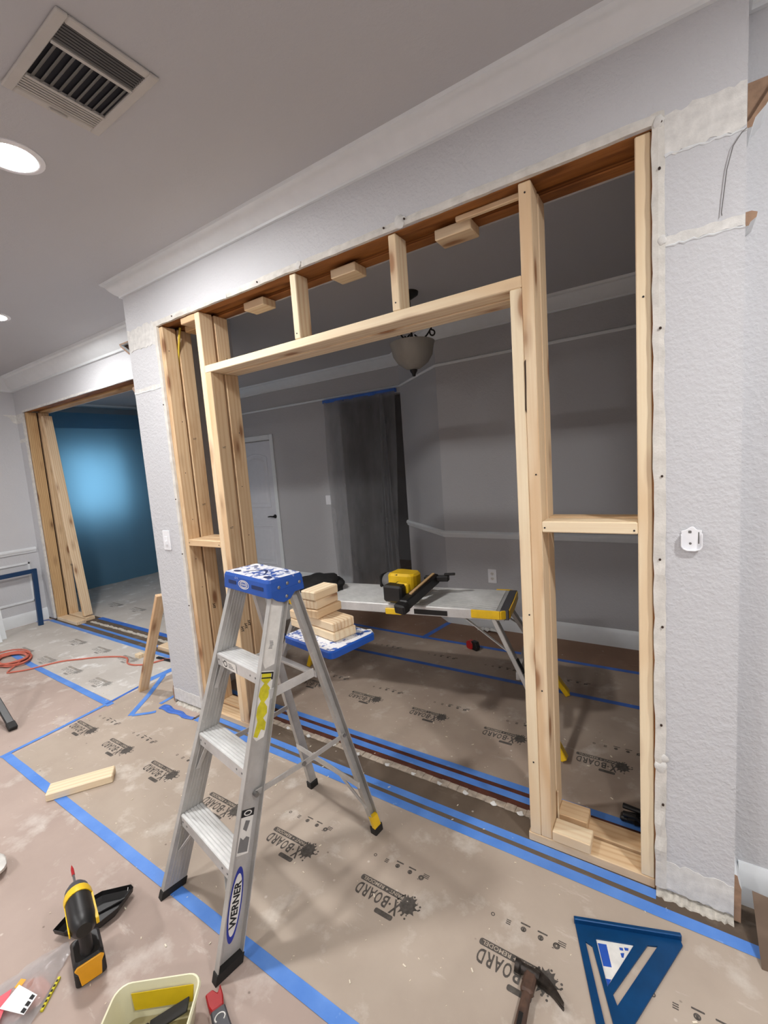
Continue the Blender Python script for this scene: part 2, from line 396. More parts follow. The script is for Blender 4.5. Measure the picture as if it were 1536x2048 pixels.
# ================================================================== the setting
X_L, X_R, X_P, X_C, Z_T = -2.485, -0.040, -2.770, 0.153, 2.337
W2 = 0.45; X_W = -5.94; W2L, W2R, Z_T2 = -5.765, -3.30, 2.272
floor = struct('floor', box(B(), -7.5, 2.7, -4.8, 4.2, -0.06, 0), 'rosin')
def sheet(x0, x1, y0, y1, z, mat, name='paper_sheet'):
    return obj(name, box(B(), x0, x1, y0, y1, 0.0002, z), mat, floor)
sheet(-3.12, 2.6, -0.80, -0.066, 0.0012, 'board')
sheet(-5.90, -3.20, -0.19, 0.42, 0.0012, 'board_far')
sheet(-3.19, -2.74, -0.21, 0.42, 0.0010, 'board')
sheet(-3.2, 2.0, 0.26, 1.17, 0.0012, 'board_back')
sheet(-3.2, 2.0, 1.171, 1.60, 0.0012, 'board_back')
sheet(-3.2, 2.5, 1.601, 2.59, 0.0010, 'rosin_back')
sheet(-6.95, -3.21, 0.72, 2.55, 0.0012, 'board_far')
sheet(-2.485, 2.6, -0.065, 0.255, 0.0008, 'slab', 'bare_slab_strip')
sheet(-5.80, -3.30, 0.43, 0.715, 0.0008, 'slab', 'bare_slab_strip')
sheet(-2.46, 0.15, 0.149, 0.181, 0.0035, 'stain', 'stained_wood_strip')
sheet(-2.46, 0.15, 0.219, 0.243, 0.0035, 'stain', 'stained_wood_strip')
# mortar ridge with adhesive dabs
bm = B()
for i in range(60):
    x0 = -2.46 + i * 2.60 / 60; h = 0.006 + 0.004 * random.random(); dy = 0.004 * random.random()
    box(bm, x0, x0 + 2.60 / 60, 0.117 - dy, 0.147 + dy, 0.0005, h, 0.002)
obj('mortar_ridge', bm, 'ridge', floor)
for i, x in enumerate((-2.02, -1.86, -1.70, -1.52, -1.36, -1.18, -1.035, -0.90, -0.775, -0.645, -0.53)):
    bm = B(); y = 0.118 + 0.01 * random.random()
    pts = [(x + 0.014 * (1 + 0.3 * math.sin(a * 3 + i)) * math.cos(a), y + 0.010 * (1 + 0.3 * math.cos(a * 2 + i)) * math.sin(a)) for a in [j * PI / 6 for j in range(12)]]
    prism(bm, pts, 0.001, 0.010, bev=0.003)
    obj('adhesive_dab', bm, 'raw', floor)
bm = B()
for i in range(46):
    x0 = -5.25 + i * 1.95 / 46
    box(bm, x0, x0 + 1.95 / 46, 0.575 + 0.008 * random.random(), 0.60 + 0.008 * random.random(), 0.0005, 0.008 + 0.006 * random.random(), 0.002)
obj('mortar_ridge', bm, 'plaster', floor)

struct('ceiling', box(B(), -6.0, 2.7, -4.8, 0.2, CEIL, CEIL + 0.1), 'ceiling')
bm = box(B(), -6.0, -2.75, 0.2, 0.6, CEIL, CEIL + 0.1)
struct('ceiling_alcove', bm, 'ceiling')
bm = box(B(), -2.6, 2.7, 0.201, 0.69, CEIL_B, CEIL + 0.1); box(bm, -7.5, 2.7, 0.69, 4.2, CEIL_B, CEIL + 0.1)
struct('ceiling_back', bm, 'ceiling')

# partition with the new opening
bm = box(B(), X_P, X_L, 0, 0.209, 0.028, CEIL); box(bm, X_P, -2.665, 0.209, 0.69, 0.0, CEIL)
box(bm, X_L, X_R, 0, 0.013, Z_T, CEIL); box(bm, X_L, X_R, 0.196, 0.209, Z_T, CEIL)
box(bm, X_R, X_C, 0, 0.21, 0.028, CEIL)
wall_center = struct('wall_center', bm, 'paint')
# alcove wall with the second opening
bm = box(B(), X_W - 0.1, W2L, W2, 0.69, 0.02, CEIL)
box(bm, W2L, W2R, W2, W2 + 0.013, Z_T2, CEIL); box(bm, W2L, W2R, 0.677, 0.69, Z_T2, CEIL)
box(bm, W2R, X_P, W2, 0.69, 0.02, CEIL); box(bm, -7.2, X_W - 0.1, 0.59, 0.69, 0, CEIL)
struct('wall_alcove', bm, 'paint')
wall_left = struct('wall_left', box(B(), X_W - 0.1, X_W, -4.8, W2, 0, CEIL), 'paint')
struct('wall_near', box(B(), -6.0, 2.7, -4.8, -4.7, 0, CEIL), 'paint')
struct('wall_right_end', box(B(), 2.6, 2.7, -4.7, 2.0, 0, CEIL), 'paint')
struct('wall_right', box(B(), X_C, 2.6, 0.10, 0.21, 0, CEIL), 'paint')
# far walls of the back room
YB, YR = 2.60, 2.00
bm = box(B(), -7.2, -5.06, YB, YB + 0.11, 0, CEIL_B); box(bm, -5.06, -4.40, YB, YB + 0.11, 1.87, CEIL_B)
box(bm, -4.40, -3.225, YB, YB + 0.11, 0, CEIL_B); box(bm, -3.225, -2.41, YB, YB + 0.11, 2.19, CEIL_B)
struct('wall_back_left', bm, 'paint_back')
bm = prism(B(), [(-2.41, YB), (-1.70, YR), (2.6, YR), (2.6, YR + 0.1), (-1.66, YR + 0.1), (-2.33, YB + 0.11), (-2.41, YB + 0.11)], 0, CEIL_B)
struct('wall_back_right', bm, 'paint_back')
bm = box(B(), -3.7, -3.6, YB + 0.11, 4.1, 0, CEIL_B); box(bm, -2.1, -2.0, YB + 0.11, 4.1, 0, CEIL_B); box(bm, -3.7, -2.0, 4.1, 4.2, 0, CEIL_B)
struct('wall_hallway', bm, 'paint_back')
# side wall with the daylight window behind the blue sheet
WX, WY0, WY1, WZ0, WZ1 = -7.14, 1.18, 1.94, 1.00, 1.94
bm = box(B(), WX - 0.1, WX, 0.69, WY0, 0, CEIL_B); box(bm, WX - 0.1, WX, WY1, YB, 0, CEIL_B)
box(bm, WX - 0.1, WX, WY0, WY1, 0, WZ0); box(bm, WX - 0.1, WX, WY0, WY1, WZ1, CEIL_B)
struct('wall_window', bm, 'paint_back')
win = struct('window_1', box(B(), WX - 0.08, WX - 0.06, WY0, WY1, WZ0, WZ1), 'daylight')
bm = B()
for y in (WY0, (WY0 + WY1) / 2 - 0.015, WY1 - 0.03): box(bm, WX - 0.06, WX - 0.03, y, y + 0.03, WZ0, WZ1)
for z in (WZ0, WZ1 - 0.03): box(bm, WX - 0.055, WX - 0.035, WY0, WY1, z, z + 0.03)
obj('window_frame', bm, 'trim', win)

# crowns, rails, baseboards
def crown(z0, z1, out): 
    d = z1 - z0
    return [(0, z0), (out * .16, z0), (out * .18, z0 + d * .12), (out * .34, z0 + d * .22), (out * .60, z0 + d * .50), (out * .78, z0 + d * .80), (out * .94, z0 + d * .86), (out, z1), (0, z1)]
struct('trim_1', sweep_profile(B(), crown(2.563, CEIL, 0.085), [(X_P, W2), (X_P, 0), (X_C, 0), (X_C, 0.1), (2.6, 0.1)]), 'trim', smooth=True)
struct('trim_2', sweep_profile(B(), crown(2.50, CEIL, 0.12), [(X_W, -4.7), (X_W, W2), (X_P, W2)]), 'trim', smooth=True)
struct('trim_3', sweep_profile(B(), crown(2.462, CEIL_B, 0.10), [(-7.12, YB), (-2.41, YB), (-1.70, YR), (2.6, YR)]), 'trim', smooth=True)
rail = lambda z, h, o: [(0, z), (o * .5, z), (o * .6, z + h * .25), (o, z + h * .5), (o, z + h * .75), (o * .5, z + h), (0, z + h)]
struct('trim_4', sweep_profile(B(), rail(2.245, 0.024, 0.016), [(-7.12, YB), (-2.41, YB), (-1.70, YR), (2.6, YR)]), 'trim', smooth=True)
struct('trim_5', sweep_profile(B(), rail(0.785, 0.055, 0.025), [(-2.41, YB), (-1.70, YR), (2.6, YR)]), 'trim', smooth=True)
basep = lambda h, o: [(0, 0), (o, 0), (o, h * .78), (o * .7, h * .86), (o * .45, h * .97), (o * .3, h), (0, h)]
struct('baseboard_back_right', sweep_profile(B(), basep(0.135, 0.016), [(-2.41, YB), (-1.70, YR), (2.6, YR)]), 'trim', smooth=True)
struct('baseboard_back_left', sweep_profile(B(), basep(0.14, 0.016), [(-4.34, YB), (-3.225, YB)]), 'trim', smooth=True)
struct('baseboard_back_far', sweep_profile(B(), basep(0.14, 0.016), [(-7.12, YB), (-5.13, YB)]), 'trim', smooth=True)
struct('baseboard_left', sweep_profile(B(), basep(0.13, 0.016), [(X_W, -4.7), (X_W, W2)]), 'trim', smooth=True)
struct('baseboard_right', sweep_profile(B(), basep(0.14, 0.018), [(X_C + 0.018, 0.1), (2.6, 0.1)]), 'trim', smooth=True)
struct('trim_6', sweep_profile(B(), rail(0.775, 0.055, 0.028), [(X_W, -4.7), (X_W, 0.43)]), 'trim', smooth=True)
# picture-frame moulding on the left wall
bm = B()
for y0, y1 in ((-0.62, 0.345), (-1.75, -0.78), (-2.9, -1.93)):
    for a, b in (((y0, 0.25), (y1, 0.25)), ((y1, 0.25), (y1, 0.665)), ((y1, 0.665), (y0, 0.665)), ((y0, 0.665), (y0, 0.25))):
        ya, yb = sorted((a[0], b[0])); za, zb = sorted((a[1], b[1]))
        box(bm, X_W, X_W + 0.014, ya - 0.012, yb + 0.012, za - 0.012, zb + 0.012, 0.004)
struct('trim_7', bm, 'trim')

# raw bands where mouldings were stripped, corner bead strips round the opening
def wavy_band(x0, x1, z0, z1, y, th=0.0016, seed=0, amp=0.006, n=14):
    """unpainted patch with an uneven outline, standing a little proud of the wall"""
    rnd = random.Random(seed); top = []; bot = []
    for i in range(n + 1):
        x = x0 + (x1 - x0) * i / n
        top.append((x, z1 + amp * (rnd.random() - 0.5))); bot.append((x, z0 + amp * (rnd.random() - 0.5)))
    m = Matrix(((1, 0, 0, 0), (0, 0, -1, y), (0, 1, 0, 0), (0, 0, 0, 1)))
    return prism(B(), bot + top[::-1], 0, th, mat=m)
struct('trim_8', wavy_band(-0.022, X_C - 0.001, 2.248, 2.352, 0.0, seed=3, amp=0.014), 'raw')
struct('trim_9', wavy_band(-0.022, X_C - 0.001, 2.017, 2.042, 0.0, seed=4), 'raw')
struct('trim_10', wavy_band(-0.022, X_C - 0.001, 0.03, 0.128, 0.0, seed=5, amp=0.012), 'raw')
struct('trim_11', wavy_band(X_P + 0.001, X_L, 2.245, 2.370, 0.0, seed=6, amp=0.02), 'raw')
struct('trim_12', wavy_band(X_P + 0.001, X_L, 1.998, 2.024, 0.0, seed=7), 'raw')
struct('trim_13', wavy_band(X_P + 0.001, X_L, 0.03, 0.108, 0.0, seed=8, amp=0.008), 'raw')
def ridge(name, x0, z0, x1, z1, y, r, seed, mat='trim'):
    rnd = random.Random(seed); n = 16
    path = [(x0 + (x1 - x0) * i / n, y, z0 + (z1 - z0) * i / n + 0.006 * (rnd.random() - 0.5)) for i in range(n + 1)]
    struct(name, tube(B(), path, [r * (0.6 + 0.8 * rnd.random()) for _ in path], 6), mat)
ridge('trim_14', -0.022, 2.249, X_C, 2.243, 0.0, 0.0035, 1)
ridge('trim_15', X_P, 2.000, X_L, 1.998, 0.0, 0.003, 2)
ridge('trim_16', -0.022, 2.017, X_C, 2.014, 0.0, 0.003, 9)
# bead strips: torn paper edge towards the opening, lumpy mud
def bead(name, a, b, wdt, seed):
    rnd = random.Random(seed); a, b = Vector(a), Vector(b); L = (b - a).length; n = max(10, int(L / 0.045)); d = (b - a) / n
    up = Vector((0, 0, 1)) if abs(d.x) > abs(d.z) else Vector((1, 0, 0))
    rings = []
    for i in range(n + 1):
        p = a + d * i; o0 = 0.004 * (rnd.random() - 0.5); o1 = 0.005 * (rnd.random() - 0.5); t = 0.0035 + 0.003 * rnd.random() + (0.006 if rnd.random() < 0.10 else 0)
        lo = p + up * (-wdt / 2 + o0); hi = p + up * (wdt / 2 + o1)
        rings.append([(lo.x, 0.012, lo.z), (lo.x, -t * 0.5, lo.z), (p.x, -t, p.z), (hi.x, -t * 0.4, hi.z), (hi.x, 0.012, hi.z)])
    return struct(name, loft(B(), rings), 'bead')
bead('trim_17', (-0.037, 0, 0.03), (-0.037, 0, 2.365), 0.030, 11)
bead('trim_18', (-2.49, 0, 2.350), (-0.022, 0, 2.350), 0.027, 12)
bead('trim_19', (-2.474, 0, 0.03), (-2.474, 0, 2.338), 0.024, 13)
# screws and dimples left in the bead
bm = B()
for x, z in ((-0.030, 2.335), (-0.034, 2.22), (-0.028, 2.03), (-0.033, 1.80), (-0.03, 1.38), (-0.036, 1.13), (-0.03, 0.92), (-0.034, 0.60), (-0.03, 0.33), (-0.92, 2.355), (-0.83, 2.358), (-1.62, 2.348), (-2.30, 2.352), (-2.478, 1.9), (-2.474, 1.35), (-2.476, 1.02), (-2.474, 0.7)):
    cyl(bm, (x, -0.0085, z), (x, 0, z), 0.0035, n=8)
struct('trim_20', bm, 'dark')
# mud smears on the right jamb
for i, (x, z, r) in enumerate(((-0.035, 0.46, 0.018), (-0.028, 0.49, 0.013), (-0.036, 2.34, 0.014), (-0.03, 2.034, 0.012), (-0.85, 2.355, 0.022), (-1.36, 2.350, 0.015), (-1.85, 2.346, 0.013))):
    bm = B(); bmesh.ops.create_icosphere(bm, subdivisions=2, radius=1)
    for v_ in bm.verts:
        k_ = 1 + 0.5 * noise.noise(v_.co * 2 + Vector((i, 0, 0)))
        v_.co = Vector((x + v_.co.x * r * k_, -0.004 + v_.co.y * 0.006, z + v_.co.z * r * 1.1 * k_))
    obj('mud_lump', bm, 'raw', wall_center, smooth=True)
# broken plaster under the right pier and the left pier
for nm, xa, xb in (('trim_21', -0.05, X_C), ('trim_22', X_P + 0.02, X_L)):
    rnd = random.Random(4); n = 26; rings = []
    for i in range(n + 1):
        x = xa + (xb - xa) * i / n; d = 0.008 + 0.012 * rnd.random(); h = 0.008 + 0.010 * rnd.random()
        rings.append([(x, 0.012, 0.0005), (x, -d, 0.0005), (x, -d * 0.8, h * 0.5), (x, -d * 0.35, h), (x, 0.012, h + 0.006)])
    struct(nm, loft(B(), rings), 'plaster')
# moulding stubs left on the hidden faces of both piers (mitred, bare cut end)
def stub(name, prof, sx, xw, y1, cutmat='mdf'):
    """prof (out,z) swept along +y from the pier face at y=0; sx = direction out"""
    ring = lambda y, k: [(xw + sx * a, y + k * a, z) for a, z in prof]
    bm = loft(B(), [ring(0, -1.0 if False else 0.0), ring(y1, 0)])
    for f_ in bm.faces:
        if abs(f_.normal.y) > 0.9 and f_.calc_center_median().y < 0.01: f_.material_index = 1
    return struct(name, bm, ['trim', cutmat])
corn = [(0, 2.243), (0.010, 2.243), (0.016, 2.262), (0.022, 2.268), (0.036, 2.282), (0.058, 2.318), (0.075, 2.345), (0.085, 2.350), (0.088, 2.362), (0.074, 2.362), (0.006, 2.262), (0.0, 2.258)]
railp = [(0, 2.012), (0.007, 2.012), (0.010, 2.020), (0.022, 2.028), (0.024, 2.040), (0.012, 2.046), (0, 2.046)]
basepf = [(0, 0.012), (0.017, 0.012), (0.017, 0.125), (0.012, 0.140), (0.007, 0.166), (0, 0.168)]
stub('trim_23', corn, 1, X_C, 0.10); stub('trim_24', railp, 1, X_C, 0.10); stub('trim_25', basepf, 1, X_C, 0.10)
stub('trim_26', [(0, 2.238), (0.008, 2.238), (0.098, 2.302), (0.106, 2.318), (0, 2.318), (0, 2.310), (0.090, 2.309), (0.006, 2.250), (0, 2.248)], -1, X_P, W2); stub('trim_27', railp, -1, X_P, W2); stub('trim_28', [(a, z * 0.72) for a, z in basepf], -1, X_P, W2)
# backing strips inside the cornice stub
struct('trim_29', prism(B(), [(0.0, 2.262), (0.006, 2.262), (0.074, 2.362), (0, 2.362)], 0.03, 0.10, mat=Matrix(((1, 0, 0, X_C), (0, 0, 1, 0), (0, 1, 0, 0), (0, 0, 0, 1)))), 'mdf')
struct('trim_30', prism(B(), [(0.0, 2.252), (-0.006, 2.252), (-0.088, 2.308), (0, 2.308)], 0.02, W2, mat=Matrix(((1, 0, 0, X_P), (0, 0, 1, 0), (0, 1, 0, 0), (0, 0, 0, 1)))), 'dark')
# bare patches beside the alcove opening
bm = wavy_band(X_W, W2L + 0.005, 2.17, 2.262, W2, seed=21, amp=0.01); struct('trim_32', bm, 'raw')
struct('trim_33', wavy_band(X_W, W2L + 0.005, 1.965, 2.0, W2, seed=22), 'raw')
bm = B(); prism(bm, [(0.33, 2.262), (0.45, 2.262), (0.45, 2.165), (0.41, 2.185), (0.39, 2.235), (0.35, 2.25)], 0, 0.002, mat=Matrix(((0, 0, 1, X_W), (1, 0, 0, 0), (0, 1, 0, 0), (0, 0, 0, 1))))
struct('trim_34', bm, 'raw')
bm = B(); rnd = random.Random(5)
for i in range(40):
    z0 = 0.03 + i * 2.23 / 40; box(bm, W2L - 0.028 - 0.004 * rnd.random(), W2L + 0.002, W2 - 0.002 - 0.003 * rnd.random(), W2 + 0.012, z0, z0 + 2.23 / 40)
struct('trim_35', bm, 'raw')
struct('trim_36', wavy_band(W2L, W2R, Z_T2, Z_T2 + 0.02, W2, th=0.003, seed=31, n=30), 'raw')

# door in the far left wall: leaf, casing, lever
door = struct('door_1', box(B(), -5.055, -4.405, YB + 0.012, YB + 0.05, 0.008, 1.865, 0.002), 'door')
def raised(x0, x1, z0, z1, arch):
    pts = [(x0, z0), (x1, z0), (x1, z1)]
    if arch:
        for i in range(1, 12):
            a = i / 12; pts.append((x1 + (x0 - x1) * a, z1 + 0.05 * math.sin(PI * a)))
    pts.append((x0, z1))
    m = Matrix(((1, 0, 0, 0), (0, 0, -1, YB + 0.0125), (0, 1, 0, 0), (0, 0, 0, 1)))
    cx = (x0 + x1) / 2; cz = (z0 + z1) / 2
    bm = B(); n = len(pts)
    ins = lambda k: [(cx + (p[0] - cx) * (1 - k / (x1 - x0) * 2), cz + (p[1] - cz) * (1 - k / (z1 - z0) * 2)) for p in pts]
    r = [[m @ Vector((p[0], p[1], h)) for p in q] for q, h in ((pts, 0), (ins(0.006), 0.006), (ins(0.014), 0.006), (ins(0.024), 0.001), (ins(0.05), 0.001), (ins(0.07), 0.006))]
    return loft(bm, r)
obj('door_panel', raised(-4.955, -4.505, 0.98, 1.66, True), 'door', door)
obj('door_panel', raised(-4.955, -4.505, 0.20, 0.74, False), 'door', door)
bm = B(); lathe(bm, [(0.0, 0), (0.026, 0), (0.026, 0.008), (0.012, 0.012), (0.012, 0.04), (0, 0.04)], mat=Matrix.Translation((-4.455, YB + 0.012, 0.865)) @ Matrix.Rotation(PI / 2, 4, 'X'), n=16)
tube(bm, [(-4.455, YB - 0.03, 0.865), (-4.50, YB - 0.034, 0.868), (-4.55, YB - 0.03, 0.862)], [0.011, 0.009, 0.007], 8)
obj('door_lever', bm, 'iron', door, smooth=True)
bm = box(B(), -5.125, -5.062, YB - 0.016, YB, 0, 1.94, 0.004); box(bm, -4.405, -4.345, YB - 0.016, YB, 0, 1.94, 0.004); box(bm, -5.062, -4.405, YB - 0.016, YB, 1.878, 1.94, 0.004)
obj('door_casing', bm, 'trim', door)

# ------------------------------------------------------------------ floor print of the protection board
def logo_mesh():
    bm = B()
    def ctext(s, wd, ht, cx, cy, off, mi, z=0.0): join2(bm, text_bm(s, wd, ht, off, mi), cx, cy, z)
    def join2(bm_, t, cx, cy, z):
        bmesh.ops.translate(t, verts=t.verts, vec=(cx, cy, z)); me = bpy.data.meshes.new('q'); t.to_mesh(me); t.free(); bm_.from_mesh(me); bpy.data.meshes.remove(me)
    ctext('X', 0.030, 0.052, -0.070, 0.018, 0.03, 0); ctext('\u00b7', 0.008, 0.008, -0.047, 0.016, 0.0, 0)
    for s_, cx, wd in zip('BOARD', (-0.028, -0.001, 0.026, 0.053, 0.079), (0.022, 0.023, 0.025, 0.022, 0.022)): ctext(s_, wd, 0.042, cx, 0.016, 0.02, 0)
    flat(bm, rrect(-0.088, 0.097, -0.034, -0.013, 0.008), 0, 0)
    flat(bm, rrect(-0.080, -0.012, 0.047, 0.064, 0.006), 0, 0)
    ctext('PAINT + REMODEL', 0.165, 0.013, 0.005, -0.0235, 0.01, 1, 0.0003)
    rnd = random.Random(3); pts = []
    for i in range(36):
        r = 0.024 + (0.016 if i % 3 == 0 else 0.0) * rnd.random() + 0.004 * rnd.random()
        pts.append((-0.103 + r * math.cos(2 * PI * i / 36), -0.008 + 1.1 * r * math.sin(2 * PI * i / 36)))
    flat(bm, pts, 0.0001, 0)
    for i in range(14):
        a = rnd.random() * 2 * PI; r = 0.032 + 0.016 * rnd.random(); q = 0.0015 + 0.0025 * rnd.random()
        flat(bm, ell(q, q, -0.103 + r * math.cos(a), -0.008 + r * math.sin(a), 7), 0, 0)
    return mesh_from(bm, 'printed_logo', ['ink', 'knock'])
def icon_mesh():
    bm = B()
    def ring(cx, r): 
        t = bmesh.new(); a = [t.verts.new((*p, 0)) for p in ell(r, r, cx, 0, 14)]; b = [t.verts.new((*p, 0)) for p in ell(r * .55, r * .55, cx, 0, 14)]
        for i in range(14): t.faces.new((a[i], a[(i + 1) % 14], b[(i + 1) % 14], b[i]))
        join(bm, t)
    ring(0.098, 0.0065)
    for j in range(3): box(bm, 0.040, 0.054, -0.007 + j * 0.006, -0.004 + j * 0.006, 0, 0.0002)
    for cx in (0.0, -0.052):
        ring(cx, 0.0085); flat(bm, [(cx - 0.003, -0.006), (cx + 0.004, -0.003), (cx + 0.002, 0.007), (cx - 0.004, 0.004)])
        flat(bm, rrect(cx - 0.017, cx + 0.013, -0.019, -0.014, 0.002))
    ring(-0.098, 0.010); ring(-0.098, 0.005)
    for j in range(3): flat(bm, rrect(-0.123, -0.100, -0.020 + j * 0.006, -0.017 + j * 0.006, 0.001))
    flat(bm, [(-0.090, 0.008), (-0.086, 0.011), (-0.094, 0.012)])
    return mesh_from(bm, 'printed_icons', 'ink')
LM, IM = logo_mesh(), icon_mesh()
def faded(me):
    m2 = me.copy(); m2.materials[0] = M['ink_faded']; return m2
LF = faded(LM)
def stamp(x, y, rz=PI, s=1.0, what=LM):
    o = bpy.data.objects.new(what.name, what); COL.objects.link(o)
    setw(o, floor, Matrix.Translation((x, y, 0.0016)) @ Matrix.Rotation(rz, 4, 'Z') @ Matrix.Scale(s, 4))
for x in (-3.05, -2.645, -2.215, -1.725, -1.300, -0.852, -0.405, 0.04): stamp(x, -0.446)
for x in (-2.58, -2.14, -1.30, -0.855, -0.395, 0.05, -2.98): stamp(x, -0.327, what=IM)
for x in (-2.12, -1.675, -1.225, -0.775, -0.305): stamp(x, 0.598)
for x in (-2.02, -1.58, -1.13, -0.68, -0.24): stamp(x, 0.735, what=IM)
for x in (-2.4, -1.95, -1.47, -1.02, -0.57): stamp(x, 1.33, what=IM, s=1.05)
for x in (-4.55, -4.08, -3.62, -5.02): stamp(x, -0.085, what=LF)
for x in (-4.75, -4.3, -3.85): stamp(x, 0.24, what=LF)
for x in (-5.7, -5.2, -4.7): stamp(x, 1.05, s=1.1, what=LF)
# loose crumbs, chips and flecks on the floor: nobody could count them
bm = B(); rnd = random.Random(17)
for i in range(320):
    if i < 150: x, y = -2.4 + 2.5 * rnd.random(), -0.85 + 1.05 * rnd.random()
    elif i < 190: x, y = -1.9 + 1.8 * rnd.random(), -1.2 + 0.5 * rnd.random()
    elif i < 250: x, y = -3.4 + 1.0 * rnd.random(), -0.9 + 0.9 * rnd.random()
    else: x, y = -2.2 + 2.0 * rnd.random(), 0.3 + 0.5 * rnd.random()
    q = 0.0010 + 0.0024 * rnd.random() ** 2.5; a = rnd.random() * PI
    box(bm, -q * 1.8, q * 1.8, -q * 0.6, q * 0.6, 0, q * 0.7, mat=Matrix.Translation((x, y, 0.002)) @ Matrix.Rotation(a, 4, 'Z'))
obj('floor_crumbs', bm, 'chalk', None, label='pale wood and plaster crumbs scattered over the protected floor', cat='debris', kind='stuff')

# ================================================================== framing of the new opening
FR, RR = (0.013, 0.095), (0.108, 0.195)          # front and rear rows
fr = thing('opening_frame', 'pale new two-by-four framing filling the wide opening in the near wall', 'wall frame', (-1.26, 0.10, 0))
for y0, y1 in (FR, RR):
    lbox('stud', -2.472, -2.432, y0, y1, 0.037, 2.332, 'spruce2', fr)
    lbox('stud', -2.134, -2.095, y0, y1, 0.037, 2.334, 'spruce', fr)
    lbox('jack_stud', -2.0945, -2.052, y0, y1, 0.037, 2.0165, 'spruce2', fr)
    lbox('header_rail', -2.0945, -0.4215, y0, y1, 2.017, 2.055, 'spruce3', fr)
    lbox('stud', -0.4210, -0.382, y0, y1, 0.037, 2.334, 'spruce', fr)
    lbox('jack_stud', -0.461, -0.4218, y0, y1, 0.037, 2.0165, 'spruce2' if y0 > 0.1 else 'spruce3', fr)
    lbox('stud', -0.094, -0.055, y0, y1, 0.037, 2.334, 'spruce3', fr)
    lbox('blocking', -2.4315, -2.1345, y0, y1, 1.068, 1.106, 'spruce2', fr)
    lbox('blocking', -0.3815, -0.0945, y0 + (0 if y0 < .1 else .02), y1, 1.201, 1.239, 'spruce2' if y0 > .1 else 'spruce3', fr)
    lbox('bottom_plate', -0.468, -0.053, y0, y1, 0.001, 0.0365, 'spruce2', fr)
    lbox('bottom_plate', -2.46, -2.045, y0, y1, 0.001, 0.0365, 'spruce2', fr)
lbox('blocking', -2.2555, -2.1345, FR[0], FR[1], 2.300, 2.334, 'spruce2', fr)
lbox('blocking', -2.36, -2.1345, RR[0], RR[1], 2.300, 2.334, 'oldcut', fr)
lbox('cripple_stud', -1.436, -1.400, FR[0], FR[1], 2.0555, 2.334, 'spruce3', fr)
lbox('cripple_stud', -0.916, -0.882, FR[0], FR[1], 2.0555, 2.334, 'spruce3', fr)
for x0, x1 in ((-1.845, -1.703), (-1.272, -1.138), (-0.762, -0.617)):
    lbox('scrap_block', x0, x1, 0.100, 0.188, 2.2965, 2.3345, 'spruce3', fr)
lbox('wood_strip', -0.66, -0.4212, 0.061, 0.080, 2.316, 2.3345, 'spruce', fr)
lbox('shim', -0.3815, -0.374, 0.097, 0.107, 0.037, 0.175, 'spruce3', fr)
lbox('header_board', -2.485, -0.042, 0.0135, 0.060, 2.335, 2.47, 'old', fr)
lbox('header_board', -2.485, -0.042, 0.0605, 0.1385, 2.352, 2.45, 'old', fr)
lbox('header_board', -2.485, -0.042, 0.139, 0.195, 2.335, 2.47, 'old', fr)
lbox('old_trimmer', -2.4845, -2.4725, 0.0135, 0.195, 0.037, 2.334, 'oldcut', fr)
lbox('old_trimmer', -0.0545, -0.0405, 0.0135, 0.195, 0.001, 2.334, 'old', fr)
# grade stamps and nail heads
def vtext(s, ht, o, xdir, ydir, mat='ink', off=0.03):
    t = text_bm(s, None, ht, off); bmesh.ops.transform(t, matrix=frame_m(o, xdir, ydir), verts=t.verts); return t
for x, y, z in ((-2.4315, 0.135, 0.66), (-2.0515, 0.035, 0.60), (-2.0515, 0.06, 0.61), (-2.0515, 0.084, 0.62)):
    obj('grade_stamp', vtext('.HT', 0.018, (x, y, z), (0, 0, -1), (0, 1, 0)), 'inkd', fr)
for x, y, z in ((-2.4315, 0.14, 1.70), (-2.4315, 0.15, 1.30), (-2.0515, 0.05, 1.62), (-2.0515, 0.04, 1.18)):
    obj('grade_stamp', vtext('HT', 0.012, (x, y, z), (0, 1, 0), (0, 0, 1), off=0.01), 'ink', fr)
bm = B()
for x, z in ((-0.40, 2.30), (-0.395, 1.40), (-0.40, 0.62), (-0.44, 0.33), (-0.435, 0.90), (-0.372, 1.217), (-0.104, 1.213), (-2.42, 1.087), (-2.145, 1.083), (-1.42, 2.08), (-0.9, 2.085), (-0.075, 1.9)):
    cyl(bm, (x, 0.0115, z), (x, 0.0135, z), 0.003, n=8)
for y, z in ((0.04, 2.20), (0.07, 1.80), (0.05, 1.50), (0.06, 1.22), (0.05, 0.98), (0.07, 0.80)):
    cyl(bm, (-2.433, y, z), (-2.4312, y, z), 0.0028, n=8); cyl(bm, (-2.053, y + 0.09, z - 0.1), (-2.0512, y + 0.09, z - 0.1), 0.0028, n=8)
obj('nail_heads', bm, 'inkd', fr, kind='stuff')
